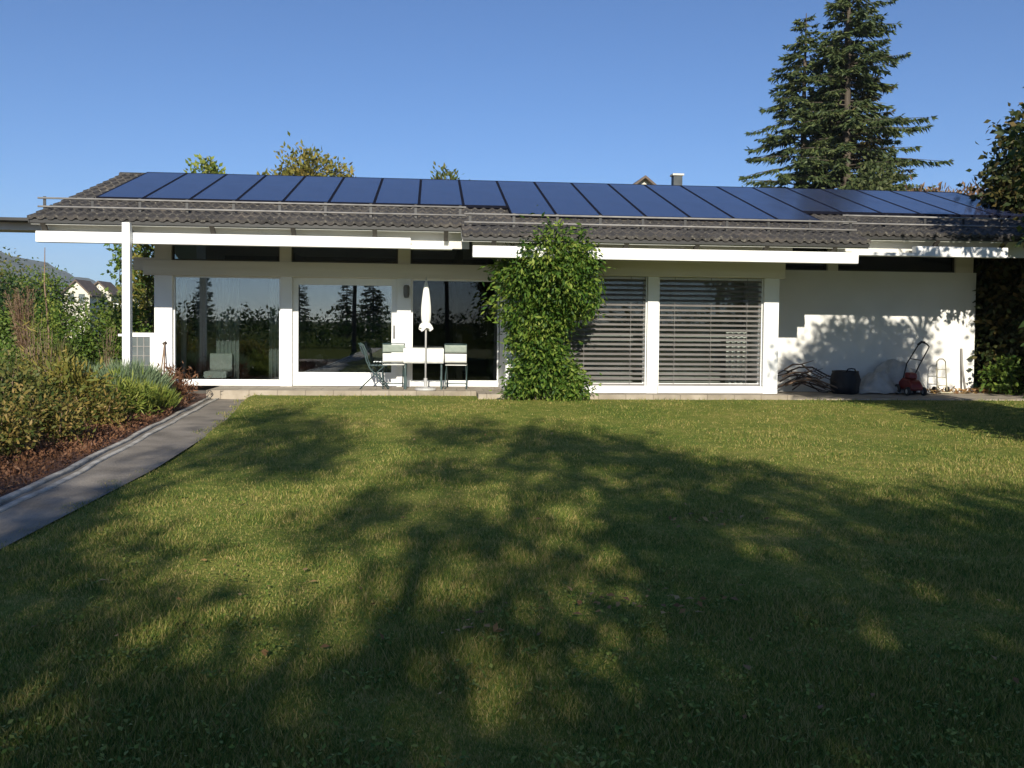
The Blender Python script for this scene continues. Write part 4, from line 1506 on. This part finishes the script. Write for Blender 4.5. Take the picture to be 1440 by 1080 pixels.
crown_tree('garden_tree', (9.62, 11.2, 0), 4.6, [(9.7, 11.2, 4.9, .45), (9.3, 11.2, 5.2, .45), (10.1, 11.3, 5.3, .5), (9.6, 11.2, 5.7, .5)],
           1700, .14, .085, G_SHADE, 'slender garden tree whose trunk throws a straight shadow on the white wall', tr=.075, spread=.14, per=12, seed=45)
crown_tree('garden_tree', (12.4, 9.5, 0), 3.0, [(12.3, 9.5, 5.9, 1.2), (11.7, 9.8, 5.0, .9), (13.2, 9.6, 5.6, 1.5), (12.6, 9.2, 4.2, 1.4), (14.2, 9.5, 4.6, 1.4), (12.8, 9.5, 6.6, .9), (11.9, 9.6, 3.4, 1.0), (12.8, 9.5, 2.6, 1.2)],
           12000, .2, .12, G_SHADE, 'broad garden tree shading the dark tree at the right edge', tr=.17, spread=.22, per=12, seed=44)

# ------------------------------------------------------------------ tall trees behind the camera: the dappled shade on the lawn
def shade_tree(x, y, spots, seed, label):
    """spots: (X, Y, r) where on the lawn a clump of this crown drops its shade"""
    rng = np.random.default_rng(seed)
    bl = []
    for X, Y, r in spots:
        yy = y + rng.uniform(-1.0, 1.0)
        d = Y - yy
        bl.append((X + sun_dir.x / -sun_dir.y * d, yy, d * sun_dir.z / -sun_dir.y, r))
    n = int(sum(r * r for _, _, r in spots) * 1180)
    h = max(b[2] for b in bl) * .8
    crown_tree('shade_tree', (float(np.mean([b[0] for b in bl])), y, -.05), h, bl, n, .17, .11, G_SHADE, label, tr=.11, spread=.19, per=16, seed=seed, shell=.05)


shade_tree(0, -10, [(-2.35, 13.1, .55), (-1.6, 11.4, .65), (-2.3, 9.6, .6), (-1.3, 9.6, .6), (-2.5, 7.0, .4), (-3.4, 7.4, .45), (-2.2, 5.2, .7), (-1.8, 3.5, .75), (-3.1, 3.0, 1.0), (-2.6, 1.0, 1.0), (-4.3, 7.2, .8), (-5.3, 8.0, .8)], 51, 'tall leafy tree casting the left peak of shade over the lawn')
shade_tree(0, -13, [(.3, 11.4, .6), (-.6, 6.6, .42), (.45, 6.0, .5), (.1, 8.6, .35), (0.2, 2.9, .8), (-.8, 2.5, .8), (.1, 1.0, 1.0), (-.9, .4, .9)], 52, 'tall leafy tree casting the middle shade over the lawn')
shade_tree(0, -9, [(1.35, 10.8, .7), (2.25, 9.2, .75), (1.05, 8.6, .6), (1.9, 7.0, .6), (3.0, 7.7, .7), (1.5, 5.4, .7), (1.3, 3.8, .65), (2.3, 3.6, .75), (1.3, 2.4, .85), (2.4, 2.2, .9), (1.6, .6, 1.0)], 53, 'spreading leafy tree casting the broad shade right of the lawn middle')
shade_tree(0, -11, [(4.2, 6.3, .6), (2.9, 5.6, .75), (3.9, 5.0, .8), (3.4, 4.0, .8), (5.2, 5.8, .6), (4.9, 4.6, .9), (3.5, 2.5, .9), (5.4, 3.3, .9), (4.2, 1.0, 1.1), (6.4, 4.9, .6)], 56, 'rounded leafy tree shading the right hand front of the lawn')

# ------------------------------------------------------------------ conifers
def spruce(name, base, H, z0, rad, label, leaf, seed, dens=1.0, group=None, tr=.28, lop=0.0, droop=.42):
    rng = np.random.default_rng(seed)
    t = thing(name, base, label, 'tree', group)
    b = np.array(base, dtype=float)
    mb = MB()
    mb.tube([tuple(b + np.array([0, 0, -.1])), tuple(b + np.array([.03, 0, H * .4])), tuple(b + np.array([-.02, .03, H * .75])), tuple(b + np.array([0, 0, H]))], [tr, tr * .75, tr * .38, .02], 9)
    P, D, Ls, Ws = [], [], [], []
    z = z0
    while z < H - .15:
        f = (H - z) / (H - z0)
        Lmax = rad * (f ** .74) * rng.uniform(.8, 1.1) + .15
        for _ in range(int(rng.integers(4, 7))):
            if rng.random() > .93:
                continue
            a = rng.uniform(0, 2 * math.pi)
            Lb = Lmax * rng.uniform(.55, 1.12) * (1 + lop * math.cos(a))
            dirh = np.array([math.cos(a), math.sin(a), 0])
            side = np.array([-math.sin(a), math.cos(a), 0])
            up0 = rng.uniform(.0, .30)
            pts = []
            n = 8
            for i in range(n + 1):
                s = i / n
                pts.append(b + np.array([0, 0, z]) + dirh * Lb * s + np.array([0, 0, Lb * (up0 * s - droop * s * s + .18 * s ** 4)]))
            mb.tube([tuple(pts[0]), tuple(pts[4]), tuple(pts[8])], [.05 * f + .015, .03 * f + .008, .005], 4, caps=False)
            m = int(max(6, 15 * Lb * dens))
            for i in range(m):
                s = rng.uniform(.12, 1) ** .8
                q = s * n
                i0 = min(int(q), n - 1)
                p = pts[i0] + (pts[i0 + 1] - pts[i0]) * (q - i0)
                sl = (.16 + .34 * (1 - abs(2 * s - 1.1))) * min(1.0, Lb / 1.6) + .10
                for sd in (-1, 1):
                    dd = side * sd * rng.uniform(.5, 1) + dirh * rng.uniform(.2, .9) + np.array([0, 0, -rng.uniform(.15, .95)])
                    P.append(p + rng.normal(size=3) * .03)
                    D.append(dd)
                    Ls.append(sl * rng.uniform(.6, 1.2))
                    Ws.append(.085 * rng.uniform(.7, 1.3))
            for _ in range(4):
                P.append(pts[-1] - dirh * rng.uniform(0, .15))
                D.append(dirh + rng.normal(size=3) * .35)
                Ls.append(.28)
                Ws.append(.08)
        z += rng.uniform(.16, .33)
    obj('trunk', mb, BARK, t, smooth=True)
    P = np.array(P)
    np_obj('crown', leaf_quads(P, unit(np.array(D)), np.array(Ls), np.array(Ws), rng=rng), 4, leaf, t)
    return t


spruce('spruce_tree', (20.15, 42, -.4), 21.2, 2.5, 4.9, 'tall spruce with a bare trunk showing, drooping right hand branches, behind the roof', G_SPRUCE, 61, 1.3, lop=.15)
spruce('spruce_tree', (18.5, 43.2, -.4), 17.4, 2.5, 4.6, 'slightly lower spruce close on the left of the tall one', G_SPRUCE, 62, 1.25, lop=-.12)
spruce('spruce_tree', (21.2, 44.5, -.4), 18.4, 3.0, 4.1, 'brownish spruce half hidden behind the tall one', G_SPRUCE_Y, 63, 1.5, lop=.3)
crown_tree('green_tree', (19.8, 39, -.4), 5, [(20.0, 39, 7.5, 1.1), (19.1, 39.2, 6.8, 1.0), (20.9, 39, 7.0, 1.2), (21.6, 39.4, 6.6, .9), (20.3, 39, 8.4, .6)], 4200, .22, .11, G_FAR,
           'lighter green bushy tree in front of the spruces just above the roof', tr=.15, spread=.28, per=10, seed=64, droop=.1)
crown_tree('hedge_shrub', (20.2, 34, -.4), 4.5, [(19.4, 34, 6.1, .65), (20.1, 34, 6.15, .65), (20.9, 34, 6.15, .65), (21.8, 34, 6.2, .7), (18.7, 34, 6.0, .5)], 2400, .26, .09, G_PLUME,
           'brownish tall hedge showing over the right end of the ridge', 'hedge', tr=.08, spread=.22, per=8, seed=65, vert=.9, droop=0)
crown_tree('pointed_tree', (-9.85, 40, -.4), 5.5, [(-9.85, 40, 7.9, .50), (-9.4, 40, 7.4, .45), (-9.9, 40, 7.1, .6), (-8.9, 40, 7.3, .28)], 700, .26, .13, G_LIME,
           'light green treetop just over the left part of the roof', tr=.1, spread=.16, per=8, seed=66, vert=.7, droop=0)
crown_tree('yellow_tree', (-6.3, 45, -.4), 6.5, [(-6.7, 45, 9.2, .75), (-5.8, 45, 9.1, .75), (-6.2, 45, 8.3, 1.1), (-7.4, 45, 8.4, .5), (-4.7, 45, 8.8, .55), (-4.3, 45, 8.3, .4), (-8.0, 45, 8.3, .3)], 1900, .26, .13, G_YELLOW,
           'yellowing loose treetop over the left half of the roof', tr=.12, spread=.2, per=8, seed=67, vert=.6, droop=0)
crown_tree('green_treetop', (.65, 40, -.4), 5.5, [(.65, 40, 7.8, .5), (.25, 40, 7.5, .4), (1.05, 40, 7.6, .42), (.6, 40, 7.0, .8)], 900, .22, .10, G_OLIVE,
           'small dark green treetop over the middle of the roof', tr=.1, spread=.14, per=8, seed=68, vert=.9, droop=0)

# ------------------------------------------------------------------ the neighbour's house behind the ridge
nh = thing('neighbour_house', (12.3, 50, -.5), 'neighbouring house whose white gable and chimney show above the ridge', 'house')
m = MB()
m.prism_y([(8.9, -.5), (14.2, -.5), (14.2, 7.35), (11.55, 9.42), (8.9, 7.35)], 48.0, 55)
obj('wall', m, GABLE, nh)
m = MB()
for s in (-1, 1):
    x1, z1 = 11.55 + s * 3.1, 9.50 - 2.42
    m.prism_y([(11.55, 9.54), (x1, z1), (x1, z1 - .14), (11.55, 9.40)] if s > 0 else [(11.55, 9.40), (x1, z1 - .14), (x1, z1), (11.55, 9.54)], 47.6, 55.3)
nr = obj('roof', m, TILE_FAR, nh)
m = MB()
m.box(13.33, 13.82, 48.4, 48.9, 6.0, 9.70)
ch = obj('chimney', m, CHIMNEY, nr)
m = MB()
m.box(13.26, 13.89, 48.33, 48.97, 9.702, 9.80)
obj('chimney_cap', m, GABLE, nr)
m = MB()
m.box(11.35, 11.75, 47.96, 47.995, 8.3, 8.8)
obj('window', m, GREYPANE, nh)

# ------------------------------------------------------------------ left: hedge, bushes, far houses, hills
crown_tree('hedge', (-7.2, 18.3, -.05), .8, [(-5.95 - .55 * i, 18.3 + .25 * math.sin(i * 2.1), zz, .55) for i in range(9) for zz in (.35, .85, 1.22)], 17000, .085, .050, G_HEDGE,
           'clipped green hedge behind the flower bed left of the house', 'hedge', tr=.05, spread=.10, per=10, seed=71, limbs=True, shell=.6)
crown_tree('columnar_shrub', (-6.25, 20.4, -.1), 1.6, [(-6.2, 20.4, 2.5, .38), (-6.25, 20.4, 1.9, .45), (-6.15, 20.4, 2.95, .28), (-6.3, 20.4, 1.2, .5)], 1300, .16, .06, G_YELLOW,
           'yellow brown upright shrub seen between the white post and the corner pillar', 'shrub', tr=.05, spread=.1, per=8, seed=72, vert=.5)
crown_tree('slender_tree', (-11.5, 35, -.15), 2.6, [(-11.7, 35, 4.35, .4), (-11.3, 35, 3.8, .5), (-11.5, 35, 3.1, .65), (-10.7, 35, 3.6, .4), (-10.5, 35, 3.0, .55)], 800, .24, .12, G_HEDGE,
           'loose young tree with see through crown under the eaves at left', tr=.06, spread=.2, per=7, seed=73)
rb = random.Random(77)
BGT = [(-15.6, 33, 3.6, 1.3, G_OLIVE, 'olive bushy tree at the far left edge behind the hedge'), (-13.6, 30, 2.7, 1.0, G_DEEP, 'dark green bush behind the hedge by the stalk'),
       (-17.5, 40, 3.7, 1.5, G_HEDGE, 'bright green round tree behind the olive bush at far left'), (-17.6, 41, 3.3, 1.3, G_OLIVE, 'grey green tree between the far left trees and the gables'),
       (-9.6, 30, 2.5, .8, G_OLIVE, 'low olive bush beside the white post'), (-13.0, 48, 3.3, 1.3, G_FAR, 'muted green tree beneath the far gables'),
       (-18.2, 58, 4.2, 1.4, G_FAR, 'tall muted tree right of the far gables'), (-27.5, 62, 2.6, 1.3, G_FAR, 'muted tree left of the far gables'),
       (-9.7, 36, 3.2, .9, G_YELLOW, 'yellow green bush behind the columnar shrub'), (-11.2, 25, 1.9, .9, G_DEEP, 'dark bush just over the top of the clipped hedge')]
for i, (x, y, h, r, mt, lab) in enumerate(BGT):
    h -= .55 if x / y > -.425 else .05
    bl = [(x + rb.uniform(-.8, .8) * r, y + rb.uniform(-.4, .4), h - r * rb.uniform(.45, .8), r * rb.uniform(.5, .75)) for _ in range(5)] + [(x, y, h * .4, r), (x + rb.uniform(-.7, .7), y, h * .3, r * .9)]
    crown_tree('bushy_tree', (x, y, -.1 if y < 27 else -.1 - (y - 26) * .01), h * .5, bl, 3000, .06 + .0022 * y, .035 + .0013 * y, mt, lab, tr=.09, spread=.14 + .002 * y, per=9, seed=80 + i, droop=.1)


def far_house(x, y, w, h, ridge, label, z0):
    t = thing('far_house', (x, y, z0), label, 'house', 'far houses in the valley')
    m = MB()
    m.prism_y([(x - w / 2, z0), (x + w / 2, z0), (x + w / 2, h), (x, ridge), (x - w / 2, h)], y, y + 4)
    obj('wall', m, GABLE, t)
    m = MB()
    k = (ridge - h) / (w / 2)
    for s in (-1, 1):
        x1 = x + s * (w / 2 + .4)
        z1 = ridge - k * (w / 2 + .4) + .12
        m.prism_y([(x, ridge + .12), (x1, z1), (x1, z1 - .2), (x, ridge - .1)] if s > 0 else [(x, ridge - .1), (x1, z1 - .2), (x1, z1), (x, ridge + .12)], y - .4, y + 4.3)
    obj('roof', m, TILE_FAR, t)
    for dx in (-w * .2, w * .2):
        m = MB()
        m.box(x + dx - .35, x + dx + .35, y - .03, y - .004, h - 1.2, h - .1)
        obj('window', m, GREYPANE, t)


far_house(-41.9, 110, 3.0, 4.5, 6.0, 'far white gabled house, the left one of two over the hedge', -3)
far_house(-42.2, 118, 3.0, 4.8, 6.2, 'far pale gabled house, the right one of two over the hedge', -3)
crown_tree('far_hedge', (-30, 80, -.6), 1.2, [(-35.5 + 1.35 * i, 80 + .5 * math.sin(i * 2.3), 2.55 + .45 * math.sin(i * 1.3), 1.25) for i in range(9)] + [(-35.5 + 1.35 * i, 80, .8, 1.2) for i in range(9)], 5200, .24, .14, G_FAR,
           'row of muted green bushes at the foot of the far gabled houses', 'hedge', tr=.05, spread=.25, per=9, seed=95, limbs=False, shell=.5)
bh = thing('balcony_house', (-19.2, 60, -.5), 'pale neighbouring building with white balcony behind the white eaves post', 'house')
m = MB()
m.box(-20.0, -17.5, 60.6, 66, -.5, 3.2)
obj('wall', m, GABLE, bh)
m = MB()
m.box(-20.4, -18.2, 59.4, 60.59, 1.55, 1.70)
m.box(-20.4, -18.2, 59.4, 59.45, 1.70, 2.45)
obj('balcony', m, WHITE, bh)
m = MB()
m.prism_y([(-20.5, 3.21), (-17.0, 3.21), (-18.75, 4.2)], 60.2, 66.4)
obj('roof', m, TILE_FAR, bh)
m = MB()
m.box(-19.4, -18.6, 60.56, 60.597, 1.72, 2.9)
obj('window', m, GREYPANE, bh)

hm = MB()
NH = 420


def hill_pt(u, v):
    x = -2600 + 5200 * u
    y = 1150 + 900 * v
    ridge = 180 * math.exp(-((x + 1100) / 420) ** 2) + 62 * math.exp(-((x + 300) / 420) ** 2) * .25 + 40 * math.exp(-((x - 900) / 900) ** 2)
    bump = 4 * math.sin(x * .021) + 4 * math.sin(x * .067 + 1) + 3.5 * math.sin(x * .13 + v * 5)
    return (x, y, -12 + math.sin(min(1, v * 1.2) * math.pi / 2) * (ridge + bump * (v > .05)))


hm.grid(hill_pt, NH, 14)
HILL = noisy('wooded_hill', (0.012, 0.022, 0.010), (0.075, 0.095, 0.040), .035, .95, bump=1.0, bscale=.08)
tag(obj('hills', hm, HILL, smooth=True), kind='structure')
# a strip of far wood that closes the horizon all round
def wood(name, x0, x1, y0, y1, n, h, label, seed):
    rng = np.random.default_rng(seed)
    nb = 70
    bl = []
    for i in range(nb):
        s = (i + rng.uniform(-.4, .4)) / nb
        r = h * rng.uniform(.35, .6)
        bl.append((x0 + (x1 - x0) * s, y0 + (y1 - y0) * s + rng.uniform(-2, 2), r * rng.uniform(.6, 1.2), r))
    return tag(np_obj(name, blob_leaves(bl, n, h * .16, h * .09, h * .07, 8, .1, .5, rng), 4, G_FAR), label, 'wood', kind='stuff')


wood('far_wood', -120, 60, 150, 150, 9000, 5.0, 'strip of far trees in the valley beyond the garden hedge', 91)
wood('far_wood', 90, -120, -75, -75, 6000, 3.6, 'low line of trees beyond the far side of the garden, mirrored in the panes', 92)
for x, h, sd in ((-14, 7.5, 151), (-9.0, 6.5, 152), (-6.2, 8.5, 153), (-24, 7, 154)):
    spruce('spruce_tree', (x, -62, -.1), h, .6, h * .22, 'small dark spruce mirrored as a spire in the window panes', G_SPRUCE, sd, .8, group='spruces mirrored in the panes', tr=.12)
crown_tree('hedge', (-2, -17, -.05), .8, [(-20 + 1.1 * i, -17 + .3 * math.sin(i * 1.7), zz, .75) for i in range(34) for zz in (.5, 1.25)], 9000, .2, .12, G_DEEP,
           'dark hedge closing the far side of the garden, mirrored low in the panes', 'hedge', tr=.05, spread=.2, per=10, seed=160, limbs=False, shell=.5)

# ------------------------------------------------------------------ the hazy autumn air over the valley
hz = MB()
hz.box(-3900, 3900, -3900, 3900, -45, 260)
hm_, hn, hl, hb = new_mat('haze_air')
hn.remove(hb)
pv_ = hn.new('ShaderNodeVolumePrincipled')
pv_.inputs['Color'].default_value = (0.80, 0.88, 1.0, 1)
pv_.inputs['Density'].default_value = 0.00018
hl.new(pv_.outputs[0], hn['Material Output'].inputs['Volume'])
tag(obj('haze', hz, hm_), kind='stuff')
